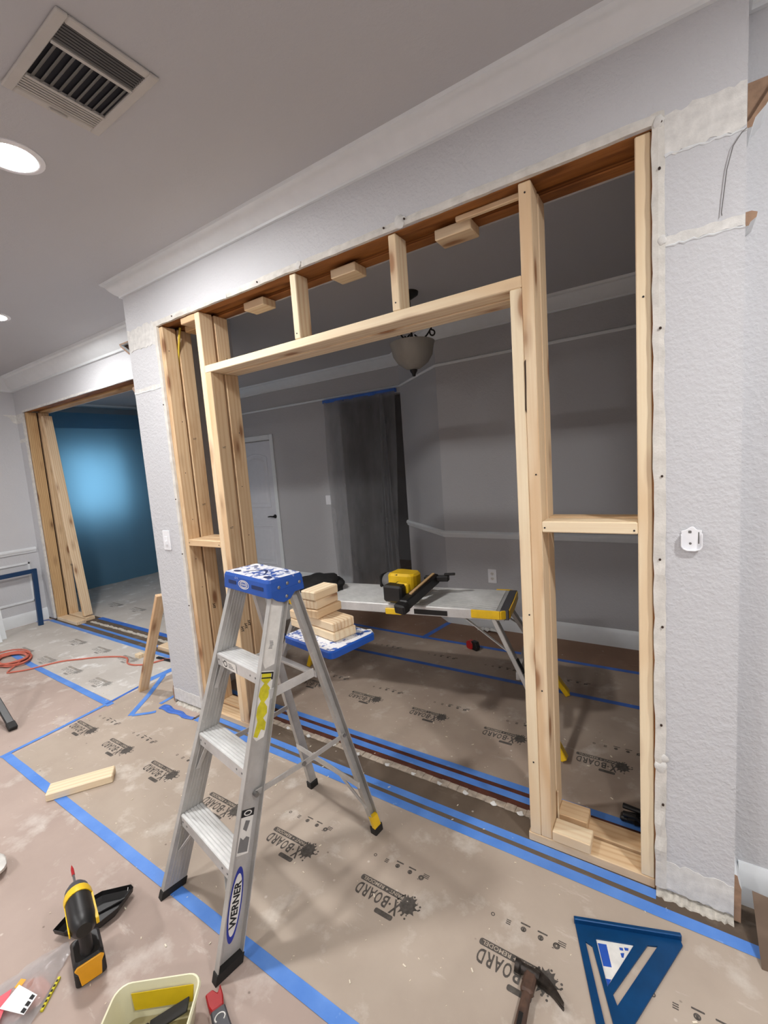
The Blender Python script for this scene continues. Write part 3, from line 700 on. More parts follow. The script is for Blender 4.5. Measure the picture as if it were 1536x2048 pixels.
# dark split in the right stud
bm = B(); prism(bm, [(-0.4225, 1.62), (-0.4205, 1.70), (-0.4195, 1.78), (-0.4155, 1.785), (-0.4165, 1.70), (-0.4195, 1.61)], -0.0005, 0.001, mat=Matrix(((1, 0, 0, 0), (0, 0, -1, 0.0128), (0, 1, 0, 0), (0, 0, 0, 1))))
obj('split', bm, 'dark', fr)
lbox('wood_block', -0.3805, -0.25, 0.010, 0.084, 0.037, 0.076, 'spruce3', None, label='wood offcut lying on the front bottom plate at right with two nail holes', cat='wood block', group='loose offcuts on the right bottom plate')
lbox('wood_block', -0.3810, -0.275, 0.110, 0.192, 0.037, 0.074, 'spruce2', None, label='darker wood offcut on the rear bottom plate behind the front offcut', cat='wood block', group='loose offcuts on the right bottom plate')
bm = tube(B(), [(-2.395, 0.103, 2.334), (-2.412, 0.103, 2.29), (-2.43, 0.102, 2.22), (-2.452, 0.101, 2.12), (-2.46, 0.101, 1.95)], 0.006, 8)
obj('electrical_cable', bm, 'romex', None, smooth=True, label='yellow electrical cable dropping between the two left studs at the top', cat='cable')

# ================================================================== framing of the far opening
f2 = thing('alcove_frame', 'older framing round the far left opening in front of the blue plastic', 'wall frame', (-4.5, 0.57, 0))
A, Bq = (0.464, 0.556), (0.577, 0.668)
for y0, y1 in (A, Bq):
    lbox('stud', -5.757, -5.717, y0, y1, 0.037, Z_T2 - 0.002, 'oldcut' if y0 < .5 else 'spruce2', f2)
    lbox('bottom_plate', -5.755, -5.285 if y0 < .5 else -5.34, y0, y1, 0.001, 0.037, 'spruce', f2)
    lbox('bottom_plate', -3.77, -3.31, y0, y1, 0.001, 0.037, 'spruce', f2)
    lbox('stud', -3.345, -3.306, y0, y1, 0.037, Z_T2 - 0.002, 'spruce2', f2)
lum('leaning_stud', (-5.385, 0.62, 0.050), (-5.655, 0.62, 2.225), (0, 1, 0), 0.089, 0.038, 'spruce', f2)
lbox('header_board', W2L, W2R, W2 + 0.0135, W2 + 0.06, Z_T2 - 0.001, Z_T2 + 0.12, 'old', f2)
lbox('header_board', W2L, W2R, W2 + 0.0605, W2 + 0.14, Z_T2 + 0.014, Z_T2 + 0.12, 'old', f2)
lbox('header_board', W2L, W2R, W2 + 0.1405, W2 + 0.226, Z_T2 - 0.001, Z_T2 + 0.12, 'oldcut', f2)
lbox('old_trimmer', W2L - 0.0, W2L + 0.0075, 0.464, 0.668, 0.005, Z_T2 - 0.002, 'dark', f2)
obj('grade_stamp', vtext('H.FIR', 0.020, (-5.48, 0.574, 0.62), (1, 0, 0), (0, 0, 1), off=0.02), 'ink', f2)

# ================================================================== ceiling fittings
VX, VY = -1.440, -0.783
vt = thing('ceiling_vent', 'white ceiling air register with dark louvres', 'vent', (VX, VY, CEIL - 0.012))
bm = B(); hx, hy, ix, iy = 0.180, 0.132, 0.154, 0.104
for a in ((-hx, hx, -hy, -iy), (-hx, hx, iy, hy), (-hx, -ix, -iy, iy), (ix, hx, -iy, iy)):
    box(bm, VX + a[0], VX + a[1], VY + a[2], VY + a[3], CEIL - 0.010, CEIL, 0.003)
obj('frame', bm, 'vent', vt)
obj('throat', box(B(), VX - ix, VX + ix, VY - iy, VY + iy, CEIL - 0.0015, CEIL - 0.0005), 'vent_dark', vt)
X1, X2 = VX + 0.078, VX - 0.088
for xb in (X1, X2): obj('divider', box(B(), xb - 0.005, xb + 0.005, VY - iy, VY + iy, CEIL - 0.011, CEIL - 0.002), 'vent', vt)
for i in range(9):                                                # middle bank
    y = VY - iy + 0.014 + i * 0.0228
    obj('louvre', bar(B(), (X2 + 0.005, y, CEIL - 0.006), (X1 - 0.005, y, CEIL - 0.006), (0, 0.8, 0.45), 0.0115, 0.0012), 'vent_grey', vt)
for i in range(7):                                                # fine bank near the wall side
    x = X1 + 0.012 + i * 0.0100
    obj('louvre', bar(B(), (x, VY - iy, CEIL - 0.006), (x, VY + iy, CEIL - 0.006), (0.45, 0, 0.8), 0.0045, 0.0010), 'vent_grey', vt)
for i in range(6):                                                # bank turned towards the viewer: reads as one pale panel
    x = VX - ix + 0.005 + i * 0.0108
    obj('louvre', bar(B(), (x, VY - iy, CEIL - 0.006), (x, VY + iy, CEIL - 0.006), (0.95, 0, -0.25), 0.0118, 0.0012), 'vent', vt)
obj('damper_lever', box(B(), VX - ix - 0.013, VX - ix - 0.005, VY - 0.02, VY + 0.03, CEIL - 0.018, CEIL - 0.010, 0.002), 'vent', vt)
can_lab = ['bright recessed ceiling light just left of the air register', 'bright recessed ceiling light at the far left edge of the ceiling', 'recessed ceiling light right of the camera over the near floor', 'recessed ceiling light behind the camera in the middle', 'recessed ceiling light behind the camera to the right', 'recessed ceiling light behind the camera to the left']
for (x, y, p), lb in zip(CANS, can_lab):
    t = thing('recessed_light', lb, 'ceiling light', (x, y, CEIL - 0.01), 0, 'recessed ceiling lights')
    obj('trim_ring', lathe(B(), [(0.076, 0), (0.098, 0), (0.098, -0.004), (0.088, -0.008), (0.076, -0.006), (0.076, 0)], (x, y, CEIL), 32, cap=False), 'white', t, smooth=True)
    obj('lens', prism(B(), ell(CAN_R, CAN_R, x, y, 20)[::-1], CEIL - 0.0045, CEIL - 0.003), lamp_mat(p), t)

# bowl pendant in the back room
cx, cy = -1.462, 1.17
pd = thing('pendant_light', 'unlit pendant with a frosted bowl and dark iron scrolls in the back room', 'pendant lamp', (cx, cy, 2.03))
obj('canopy', lathe(B(), [(0, 0), (0.062, 0), (0.058, -0.018), (0.022, -0.04), (0.008, -0.048), (0, -0.048)], (cx, cy, CEIL_B), 24), 'iron', pd, smooth=True)
bm = B()
for i in range(6):
    z = CEIL_B - 0.045 - i * 0.042; tube(bm, [(cx + 0.008 * math.cos(a) * (i % 2), cy + 0.008 * math.cos(a) * (1 - i % 2), z - 0.022 + 0.024 * math.sin(a)) for a in [j * PI / 5 for j in range(10)]], 0.003, 5, closed=True)
obj('chain', bm, 'iron', pd, smooth=True)
prof = [(0.006, 2.075), (0.05, 2.085), (0.10, 2.12), (0.132, 2.17), (0.145, 2.235), (0.150, 2.25), (0.146, 2.252), (0.138, 2.235), (0.126, 2.175), (0.094, 2.128), (0.045, 2.094), (0.006, 2.085)]
obj('glass_bowl', lathe(B(), prof, (cx, cy, 0), 32), 'frost', pd, smooth=True)
obj('finial', lathe(B(), [(0, 2.032), (0.010, 2.034), (0.013, 2.05), (0.024, 2.066), (0.026, 2.076), (0, 2.078)], (cx, cy, 0), 18), 'iron', pd, smooth=True)
cyl_ = cyl(B(), (cx, cy, 2.08), (cx, cy, 2.36), 0.007, n=10); obj('stem', cyl_, 'iron', pd)
for i in range(3):
    a = i * 2 * PI / 3 + 0.3; ca, sa = math.cos(a), math.sin(a); pts = []
    for j in range(15):
        s_ = j / 14; r = 0.02 + 0.115 * s_; z = 2.30 - 0.045 * math.sin(PI * s_) + 0.03 * s_; pts.append((cx + ca * r, cy + sa * r, z))
    for j in range(12):
        b_ = j / 11 * 1.6 * PI; rr = 0.026 * (1 - 0.5 * j / 11); pts.append((cx + ca * (0.135 - 0.0 + rr * math.sin(b_) * 0.9), cy + sa * (0.135 + rr * math.sin(b_) * 0.9), 2.315 - rr + rr * math.cos(b_) - 0.0))
    obj('scroll_arm', tube(B(), pts, 0.0055, 6), 'iron', pd, smooth=True)

# ================================================================== wall plates
def plate(name, label, cx, cz, w_, h_, y, kind, cat):
    t = thing(name, label, cat, (cx, y, cz))
    m = Matrix(((1, 0, 0, cx), (0, 0, -1, y), (0, 1, 0, cz), (0, 0, 0, 1)))
    obj('cover_plate', prism(B(), rrect(-w_ / 2, w_ / 2, -h_ / 2, h_ / 2, 0.005), 0, 0.006, mat=m, bev=0.0015), 'white', t)
    if kind == 'rocker':
        obj('rocker', prism(B(), rrect(-w_ * .24, w_ * .24, -h_ * .29, h_ * .29, 0.003), 0.006, 0.010, mat=m, bev=0.001), 'white', t)
    elif kind == 'slider':
        obj('rocker', prism(B(), rrect(-w_ * .2, w_ * .2, -h_ * .29, h_ * .20, 0.002), 0.006, 0.009, mat=m, bev=0.001), 'white', t)
        obj('dimmer_knob', prism(B(), rrect(-w_ * .08, w_ * .16, -h_ * .22, -h_ * .02, 0.002), 0.009, 0.016, mat=m, bev=0.0015), 'white', t)
    elif kind == 'double':
        for dx in (-0.023, 0.023): obj('toggle', prism(B(), rrect(dx - 0.009, dx + 0.009, -0.03, 0.03, 0.002), 0.006, 0.010, mat=m, bev=0.001), 'white', t)
    else:
        for dz in (-0.021, 0.021):
            s_ = obj('socket', prism(B(), ell(0.0165, 0.0145, 0, dz, 16), 0.006, 0.008, mat=m), 'label', t)
            bm = B()
            for dx in (-0.006, 0.006): prism(bm, rrect(dx - 0.0014, dx + 0.0014, dz - 0.003, dz + 0.006, 0.0005, 1), 0.008, 0.0084, mat=m)
            prism(bm, ell(0.0024, 0.0024, 0, dz - 0.008, 8), 0.008, 0.0084, mat=m)
            obj('slots', bm, 'inkd', s_)
plate('light_switch', 'white dimmer switch plate on the narrow left pier', -2.625, 1.098, 0.072, 0.122, 0.0, 'slider', 'switch')
plate('light_switch', 'white switch plate on the back wall left of the plastic-covered doorway', -3.50, 1.071, 0.085, 0.112, YB, 'rocker', 'switch')
plate('power_outlet', 'white power outlet low on the grey back wall above the work platform', -1.283, 0.461, 0.074, 0.118, YR, 'outlet', 'outlet')
# white mount bracket on the right pier
mt = thing('wall_bracket', 'small white plastic cradle screwed to the right pier', 'bracket', (0.041, 0, 1.162))
mm = Matrix(((1, 0, 0, 0.041), (0, 0, -1, 0.0), (0, 1, 0, 1.196), (0, 0, 0, 1)))
pts = [(-0.0235, 0.022), (-0.012, 0.026), (0, 0.035), (0.006, 0.035), (0.013, 0.027), (0.0255, 0.025), (0.0255, -0.021), (0.021, -0.029), (0.010, -0.0335), (-0.010, -0.0335), (-0.019, -0.029), (-0.0235, -0.021)]
obj('back_plate', prism(B(), pts, 0.002, 0.006, mat=mm, bev=0.001), 'white', mt)
bm = B(); lip = [(-0.0235, 0.012), (-0.0235, -0.021), (-0.019, -0.029), (-0.010, -0.0335), (0.010, -0.0335), (0.021, -0.029), (0.0255, -0.021), (0.0255, 0.016)]
for a, b_ in zip(lip, lip[1:]): bar(bm, mm @ Vector((a[0], a[1], 0.010)), mm @ Vector((b_[0], b_[1], 0.010)), (0, 1, 0), 0.014, 0.003, 0.0008)
obj('rim', bm, 'white', mt)
bm = B(); prism(bm, rrect(-0.007, 0.001, 0.016, 0.024, 0.002), 0.006, 0.0065, mat=mm); prism(bm, ell(0.0035, 0.0035, -0.002, -0.014, 12), 0.006, 0.0065, mat=mm); prism(bm, rrect(0.0165, 0.0195, -0.014, 0.02, 0.001), 0.006, 0.0065, mat=mm)
obj('screw_holes', bm, 'vent_grey', mt)
bm = tube(B(), [(0.152, -0.004, 2.243), (0.143, -0.010, 2.235), (0.125, -0.008, 2.21), (0.113, -0.006, 2.16), (0.107, -0.006, 2.10), (0.103, -0.005, 2.06), (0.104, -0.007, 2.052)], 0.0011, 6)
obj('loose_wire', bm, 'vent_grey', None, smooth=True, label='thin grey wire hanging from the cut cornice down the right pier', cat='wire')

# ================================================================== the aluminium stepladder
LA = math.radians(-10.08)
lad = thing('step_ladder', 'worn four-foot aluminium stepladder with blue top standing before the opening', 'stepladder', (-1.54, -0.841, 0), LA)
def fu(s, z): t = z / 1.06; return (0.055 * t) if s < 0 else (0.428 - 0.083 * t)
def chan(u, v, d, o, f_, t_): return [(u, v), (u, v + d), (u + o * f_, v + d), (u + o * f_, v + d - t_), (u + o * t_, v + d - t_), (u + o * t_, v + t_), (u + o * f_, v + t_), (u + o * f_, v)]
FL = 0.021
for s in (-1, 1):
    rings = []
    for z in (0.028, 1.075):
        u = fu(s, z) - s * FL; d = 0.084 - 0.008 * z
        rings.append([(a, b, z) for a, b in chan(u, 0.344 * z, d, s, FL, 0.003)])
    r_ = obj('front_rail', loft(B(), rings), 'alu_d', lad, local=True)
    # rolled ribs along the web
    bm = B()
    for k_ in range(5):
        dv = 0.018 + k_ * 0.012
        tube(bm, [(fu(s, z) - s * FL, 0.344 * z + dv, z) for z in (0.035, 1.05)], 0.0022, 4)
    bmesh.ops.transform(bm, matrix=wm(lad), verts=bm.verts); obj('web_ribs', bm, 'alu_d', r_)
    bm = loft(B(), [[(fu(s, z) - s * FL - s * 0.002 + (0 if i_ in (0, 1) else s * (FL + 0.003)), 0.344 * z + (-0.002 if i_ in (0, 3) else 0.086), z) for i_ in range(4)] for z in (0.0, 0.026)])
    bmesh.ops.transform(bm, matrix=wm(lad), verts=bm.verts); obj('foot', bm, 'bin', r_)
def rear(s, z): t = z / 1.05; return ((-0.015 + 0.075 * t) if s < 0 else (0.43 - 0.085 * t), 0.715 - 0.235 * t)
for s in (-1, 1):
    rings = []
    for z in (0.03, 1.05):
        u, v_ = rear(s, z)
        rings.append([(a, b, z) for a, b in chan(u - s * 0.024, v_ - 0.036, 0.036, s, 0.024, 0.0025)])
    r_ = obj('rear_rail', loft(B(), rings), 'alu_d', lad, local=True)
    u, v_ = rear(s, 0.02)
    bm = B(); bar(bm, (u - s * 0.012, v_ - 0.018, 0), (*[a - b for a, b in zip(rear(s, 0.035), (s * 0.012, 0.018))], 0.035), (0, 1, 0), 0.044, 0.034, 0.004)
    bmesh.ops.transform(bm, matrix=wm(lad), verts=bm.verts); obj('foot', bm, 'bin', r_)
    if s > 0:
        bm = B(); rings = [[(rear(s, z)[0] + a, rear(s, z)[1] + b, z) for a, b in ((-0.012, -0.039), (0.003, -0.039), (0.003, -0.004), (-0.012, -0.004))] for z in (0.03, 0.085)]
        loft(bm, rings); bmesh.ops.transform(bm, matrix=wm(lad), verts=bm.verts); obj('foot_shield', bm, 'yellow', r_)
# steps with ribbed treads
for z in (0.275, 0.545, 0.820):
    u0, u1 = fu(-1, z) + FL + 0.001, fu(1, z) - FL - 0.001; v0 = 0.344 * z + 0.001
    bm = box(B(), u0, u1, v0, v0 + 0.080, z - 0.004, z, 0.0008)
    box(bm, u0, u1, v0, v0 + 0.003, z - 0.042, z - 0.003, 0.0006); box(bm, u0, u1, v0 + 0.077, v0 + 0.080, z - 0.03, z - 0.003, 0.0006)
    st_ = obj('step', bm, 'alu', lad, local=True)
    bm = B()
    for k_ in range(7): box(bm, u0, u1, v0 + 0.003 + k_ * 0.011, v0 + 0.0105 + k_ * 0.011, z - 0.001, z + 0.0018, 0.0006)
    bmesh.ops.transform(bm, matrix=wm(lad), verts=bm.verts); obj('tread_ribs', bm, 'alu_top', st_)
    bm = B()
    for u in (u0 + 0.012, u0 + 0.045, u1 - 0.045, u1 - 0.012): cyl(bm, (u, v0 - 0.0015, z - 0.02), (u, v0 + 0.001, z - 0.02), 0.0035, n=10)
    bmesh.ops.transform(bm, matrix=wm(lad), verts=bm.verts); obj('rivets', bm, 'steel', st_)
    # brackets under each end of the step
    for s in (-1, 1):
        zb = z - 0.13; a = (fu(s, zb) - s * (FL + 0.002), 0.344 * zb + 0.03, zb); b_ = ((u0 + u1) / 2 + s * (0.09 if z < 0.4 else 0.12), v0 + 0.03, z - 0.006)
        bm = bar(B(), a, b_, (0, 1, 0), 0.016, 0.003); bmesh.ops.transform(bm, matrix=wm(lad), verts=bm.verts); obj('brace', bm, 'alu', st_)
# top cap
bm = B(); ring = lambda g, z: [(a, b, z) for a, b in rrect(0.05 - g, 0.352 + g, 0.352 - g, 0.495 + g, 0.012)]
loft(bm, [ring(0.004, 1.056), ring(0.004, 1.062), ring(0.001, 1.105), ring(-0.004, 1.1155)])
for f_ in bm.faces:
    if f_.normal.z > 0.9: f_.material_index = 1
cap = obj('top_cap', bm, ['blue', 'blue_top'], lad, local=True)
def capsub(name, bm, mat): bmesh.ops.transform(bm, matrix=wm(lad), verts=bm.verts); return obj(name, bm, mat, cap)
for s, u in ((-1, 0.0455), (1, 0.3515)):
    mm_ = Matrix(((0, 0, 1, u), (1, 0, 0, 0), (0, 1, 0, 0), (0, 0, 0, 1)))
    capsub('cheek', prism(B(), [(0.36, 1.075), (0.358, 1.058), (0.38, 1.040), (0.405, 1.030), (0.432, 1.035), (0.452, 1.055), (0.49, 1.062), (0.49, 1.08)], 0, 0.005, mat=mm_, bev=0.001), 'blue')
bm = B()
for v_, z in ((0.39, 1.085), (0.425, 1.092), (0.418, 1.048), (0.475, 1.085)): lathe(bm, [(0, 0.002), (0.004, 0.0015), (0.0062, 0), (0, 0)], mat=Matrix.Translation((0.3568, v_, z)) @ Matrix.Rotation(PI / 2, 4, 'Y'), n=10)
capsub('rivets', bm, 'steel')
bm = B()
for u, v_, rx, ry in ((0.10, 0.383, 0.022, 0.011), (0.305, 0.383, 0.022, 0.011), (0.10, 0.462, 0.012, 0.008), (0.125, 0.445, 0.009, 0.006), (0.30, 0.465, 0.010, 0.006)): prism(bm, ell(rx, ry, u, v_), 1.1150, 1.1160)
pts = [(0.14 + 0.12 * i / 10, 0.40 + 0.045 * math.sin(PI * i / 10)) for i in range(11)]
prism(bm, pts + [(p[0], p[1] - 0.008 - 0.004 * math.sin(PI * i / 10)) for i, p in reversed(list(enumerate(pts)))], 1.1150, 1.1160)
capsub('tool_holes', bm, 'bluehole')
def capface(u, z): return frame_m((u, 0.3492, z), (1, 0, 0), (0, 0.06, 1))
bm = B(); join(bm, text_bm('WERNER', 0.042, 0.008, 0.01, 0), 0, capface(0.196, 1.083) @ Matrix.Translation((0, 0, 0.0006)))
for sc in (1.0, 0.72):
    e_ = ell(0.036 * sc, 0.016 * sc, n=30); i_ = ell(0.036 * sc - 0.003, 0.016 * sc - 0.003, n=30); t = bmesh.new()
    a = [t.verts.new((*p, 0.0004)) for p in e_]; b_ = [t.verts.new((*p, 0.0004)) for p in i_]
    for i in range(30): t.faces.new((a[i], a[(i + 1) % 30], b_[(i + 1) % 30], b_[i]))
    join(bm, t, 0, capface(0.196, 1.083))
capsub('cap_emblem', bm, 'label')
for u0, u1 in ((0.09, 0.145), (0.25, 0.325)): capsub('cap_slot', prism(B(), rrect(u0, u1, -0.007, 0.006, 0.003), 0, 0.0008, mat=capface(0, 1.084)), 'bluehole')
# spreaders, pail-shelf frame, rear bars
for s in (-1, 1):
    z = 0.455; a = Vector((fu(s, z) - s * 0.012, 0.344 * z + 0.055, z)); e = Vector((rear(s, z)[0] - s * 0.012, rear(s, z)[1] - 0.02, z)); mid = (a + e) / 2 + Vector((0, 0, -0.006))
    bm = bar(B(), a, mid, (0, 0, 1), 0.020, 0.004, 0.001); bar(bm, mid, e, (0, 0, 1), 0.020, 0.004, 0.001)
    sp = obj('spreader', bm, 'alu_d', lad, local=True)
    bm = B(); cyl(bm, mid + Vector((-0.006, 0, 0)), mid + Vector((0.006, 0, 0)), 0.008, n=12); cyl(bm, a + Vector((-0.005, 0, 0)), a + Vector((0.006 * s + 0.005, 0, 0)), 0.008, n=12); cyl(bm, e + Vector((-0.006, 0, 0)), e + Vector((0.006, 0, 0)), 0.007, n=12)
    bmesh.ops.transform(bm, matrix=wm(lad), verts=bm.verts); obj('hinge_rivets', bm, 'steel', sp)
bm = B(); z = 0.735
for s in (-1, 1): bar(bm, (fu(s, z) - s * 0.018, 0.344 * z + 0.06, z), (0.2 + s * 0.148, 0.505, z), (0, 0, 1), 0.034, 0.003, 0.001)
bar(bm, (0.052, 0.505, z), (0.348, 0.505, z), (0, 1, 0), 0.024, 0.003, 0.001); bar(bm, (0.052, 0.516, z - 0.012), (0.348, 0.516, z - 0.012), (0, 0, 1), 0.026, 0.003)
obj('shelf_frame', bm, 'alu', lad, local=True)
for z in (0.24,):
    a, b_ = rear(-1, z), rear(1, z)
    obj('rear_bar', bar(B(), (a[0], a[1] - 0.037, z), (b_[0], b_[1] - 0.037, z), (0, 0, 1), 0.026, 0.004, 0.001), 'alu', lad, local=True)
    for s in (-1, 1):
        q0 = rear(s, 0.13); m_ = 0.2075 + s * 0.085
        obj('rear_brace', bar(B(), (q0[0] - s * 0.006, q0[1] - 0.037, 0.13), (m_, a[1] - 0.035, z - 0.008), (0, 0, 1), 0.014, 0.003), 'alu', lad, local=True)
# stickers on the outer web of the right rail and on the steps
def web(z, dv, h=0.0): return Vector((fu(1, z) - FL + h, 0.344 * z + dv, z))
def webfrm(z, dv, h=0.0006):
    up = (web(1, 0) - web(0, 0)).normalized(); n_ = Vector((1, 0, 0.083 / 1.06)).normalized(); right = up.cross(n_)
    o_ = web(z, dv) + n_ * (0.0030 + h); return frame_m(o_, up, n_.cross(up))      # x = up the rail, y = towards the front
bm = B(); F0 = webfrm(0.165, 0.040)
flat(bm, ell(0.105, 0.022, n=40), 0, 0, F0); flat(bm, ell(0.086, 0.0175, n=40), 0.0003, 1, F0)
join(bm, text_bm('WERNER', 0.130, 0.023, 0.035), 2, F0 @ Matrix.Translation((0, 0, 0.0006)))
capl = lambda nm, bm, mats: (bmesh.ops.transform(bm, matrix=wm(lad), verts=bm.verts), obj(nm, bm, mats, lad))[1]
capl('brand_label', bm, ['navy_logo', 'label', 'inkd'])['label'] = 'blue and white oval maker label'
bm = B(); F1 = webfrm(0.93, 0.039); rnd = random.Random(8)
pts = [(-0.10, -0.024), (0.125, -0.025), (0.125, 0.024), (-0.09, 0.025), (-0.115, 0.01), (-0.108, -0.006)]
flat(bm, pts, 0, 0, F1); 
for i in range(7): flat(bm, rrect(-0.05 + i * 0.004, -0.048 + i * 0.004, -0.006 - 0.004 * rnd.random(), 0.004 + 0.004 * rnd.random(), 0.0005, 1), 0.0003, 1, F1)
capl('blank_label', bm, ['label', 'grey'])
bm = B(); F2 = webfrm(0.735, 0.040)
flat(bm, [(-0.125, -0.020), (-0.10, -0.024), (0.085, -0.025), (0.085, 0.024), (0.01, 0.024), (-0.06, 0.021), (-0.12, 0.022), (-0.135, 0.006)], 0, 0, F2)
y_pts = [(0.078, -0.016), (0.08, 0.020), (0.055, 0.019), (0.045, 0.006), (0.03, 0.018), (0.005, 0.021), (-0.01, 0.010), (-0.03, 0.019), (-0.055, 0.020), (-0.075, 0.012), (-0.12, 0.019), (-0.125, 0.004), (-0.10, -0.006), (-0.105, -0.020), (-0.08, -0.021), (-0.065, -0.008), (-0.05, -0.020), (-0.03, -0.017), (-0.015, -0.004), (0.0, -0.016), (0.03, -0.018), (0.042, -0.005), (0.055, -0.017)]
flat(bm, y_pts, 0.0003, 1, F2)
for a_ in ((0.076, 0.081, -0.024, 0.023), (0.056, 0.081, -0.024, -0.018), (0.060, 0.064, -0.024, 0.02)): flat(bm, rrect(*a_, 0.001, 1), 0.0006, 2, F2)
capl('torn_warning_label', bm, ['label', 'ylabel', 'inkd'])['label'] = 'torn yellow and white warning label'
bm = B(); F3 = webfrm(0.365, 0.040)
flat(bm, rrect(-0.075, 0.055, -0.021, 0.021, 0.001), 0, 0, F3); flat(bm, rrect(0.034, 0.056, -0.022, 0.022, 0.001), 0.0003, 1, F3); flat(bm, ell(0.008, 0.014, 0.045, 0), 0.0006, 0, F3); flat(bm, ell(0.005, 0.010, 0.045, 0), 0.0009, 1, F3)
flat(bm, [(-0.07, -0.016), (-0.03, -0.018), (-0.024, -0.006), (-0.032, 0.004), (-0.022, 0.015), (-0.066, 0.018)], 0.0003, 2, F3); flat(bm, [(-0.01, -0.004), (0.02, -0.012), (0.024, 0.004), (0.0, 0.01)], 0.0003, 2, F3)
capl('worn_label', bm, ['label', 'inkd', 'grey'])
bm = B(); F4 = frame_m((0.150, 0.344 * 0.82 - 0.0004, 0.797), (1, 0, 0), (0, 0, 1))
flat(bm, rrect(-0.042, 0.055, -0.016, 0.015, 0.002), 0, 0, F4)
t = bmesh.new(); a = [t.verts.new((*p, 0.0003)) for p in ell(0.014, 0.012, -0.022, 0, 20)]; b_ = [t.verts.new((*p, 0.0003)) for p in ell(0.010, 0.008, -0.022, 0, 20)]
for i in range(20): t.faces.new((a[i], a[(i + 1) % 20], b_[(i + 1) % 20], b_[i]))
join(bm, t, 1, F4)
for i in range(3): flat(bm, rrect(0.0, 0.040 - 0.008 * i, -0.008 + i * 0.006, -0.005 + i * 0.006, 0.001, 1), 0.0003, 2, F4)
capl('step_label', bm, ['label', 'inkd', 'grey'])

# ================================================================== work platform in the back room
PA = math.radians(9.5)
plat = thing('work_platform', 'long aluminium work platform with yellow end bumpers behind the opening', 'platform', (-1.41, 0.685, 0), PA)
PM = wm(plat)
def pl(bm, name, mat, parent=None, smooth=False): bmesh.ops.transform(bm, matrix=PM, verts=bm.verts); return obj(name, bm, mat, parent or plat, smooth=smooth)
HL, HW, PT = 0.66, 0.185, 0.68
bm = box(B(), -HL, HL, -HW, HW, PT - 0.055, PT - 0.003, 0.003)
deck = pl(bm, 'deck', 'alu')
bm = B()
for i in range(22): box(bm, -HL + 0.02, HL - 0.04, -HW + 0.006 + i * 0.0163, -HW + 0.018 + i * 0.0163, PT - 0.004, PT, 0.001)
pl(bm, 'deck_ribs', 'alu_top', deck)
for s in (-1, 1):
    bm = box(B(), s * HL - 0.022, s * HL + 0.022, -HW + 0.004, HW - 0.004, PT - 0.05, PT + 0.002, 0.003); pl(bm, 'end_grip', 'dgrey')
    bm = B()
    path = [(s * (HL - 0.17), -HW - 0.006), (s * (HL - 0.02), -HW - 0.008), (s * (HL + 0.022), -HW + 0.02), (s * (HL + 0.026), 0), (s * (HL + 0.022), HW - 0.02), (s * (HL - 0.02), HW + 0.008), (s * (HL - 0.10), HW + 0.006)]
    for a, b_ in zip(path, path[1:]): bar(bm, (*a, PT - 0.022), (*b_, PT - 0.022), (0, 0, 1), 0.045, 0.010, 0.003)
    pl(bm, 'end_bumper', 'yellow')
    for q in (-1, 1):
        top = Vector((s * (HL - 0.06), q * (HW - 0.02), PT - 0.04)); foot = Vector((s * (HL + 0.175 + (s > 0) * 0.073), q * (HW + 0.055 + (s > 0) * 0.06), 0.05))
        lg = pl(bar(B(), top, foot, (0, 1, 0.0), 0.046, 0.024, 0.003), 'leg', 'alu_d')
        ft = Vector((s * (HL + 0.195 + (s > 0) * 0.08), q * (HW + 0.06 + (s > 0) * 0.068), 0.0)); d = (top - foot).normalized()
        bm = B(); bar(bm, foot + d * 0.09, ft + Vector((0, 0, 0.012)), (0, 1, 0), 0.052, 0.030, 0.004); pl(bm, 'foot', 'yellow', lg)
        bm = bar(B(), top + (foot - top) * 0.34 + Vector((s * 0.013, 0, 0.004)), top + (foot - top) * 0.45 + Vector((s * 0.013, 0, 0.004)), (0, 1, 0), 0.043, 0.003)
        if q < 0: pl(bm, 'leg_sticker', 'inkd', lg)
        else: bm.free()
        pl(bar(B(), top + Vector((-s * 0.16, 0, -0.01)), top + (foot - top) * 0.3, (0, 1, 0), 0.018, 0.004), 'leg_brace', 'alu_d')
    mid = 0.5; a_, b_ = [Vector((s * (HL - 0.06), q * (HW - 0.02), PT - 0.04)) * (1 - mid) + Vector((s * (HL + 0.175), q * (HW + 0.055), 0.05)) * mid for q in (-1, 1)]
    pl(bar(B(), a_, b_, (0, 0, 1), 0.04, 0.02, 0.002), 'cross_bar', 'alu_d')
pl(box(B(), 0.0, 0.10, -HW - 0.014, -HW, PT - 0.058, PT - 0.022, 0.004), 'side_latch', 'yellow')
pl(box(B(), 0.17, 0.36, -HW - 0.002, -HW, PT - 0.048, PT - 0.020, 0.0005), 'side_label', 'black')

# framing nailer lying on the platform
NM = PM @ Matrix.Translation((0.065, -0.03, PT)) @ Matrix.Rotation(math.radians(-10), 4, 'Z') @ Matrix.Scale(1.1, 4)
ng = thing('nail_gun', 'yellow and black cordless nail gun lying on the aluminium platform', 'nail gun', (NM.translation.x, NM.translation.y, PT + 0.001))
def nl(bm, name, mat, parent=None, smooth=False): bmesh.ops.transform(bm, matrix=NM, verts=bm.verts); return obj(name, bm, mat, parent or ng, smooth=smooth)
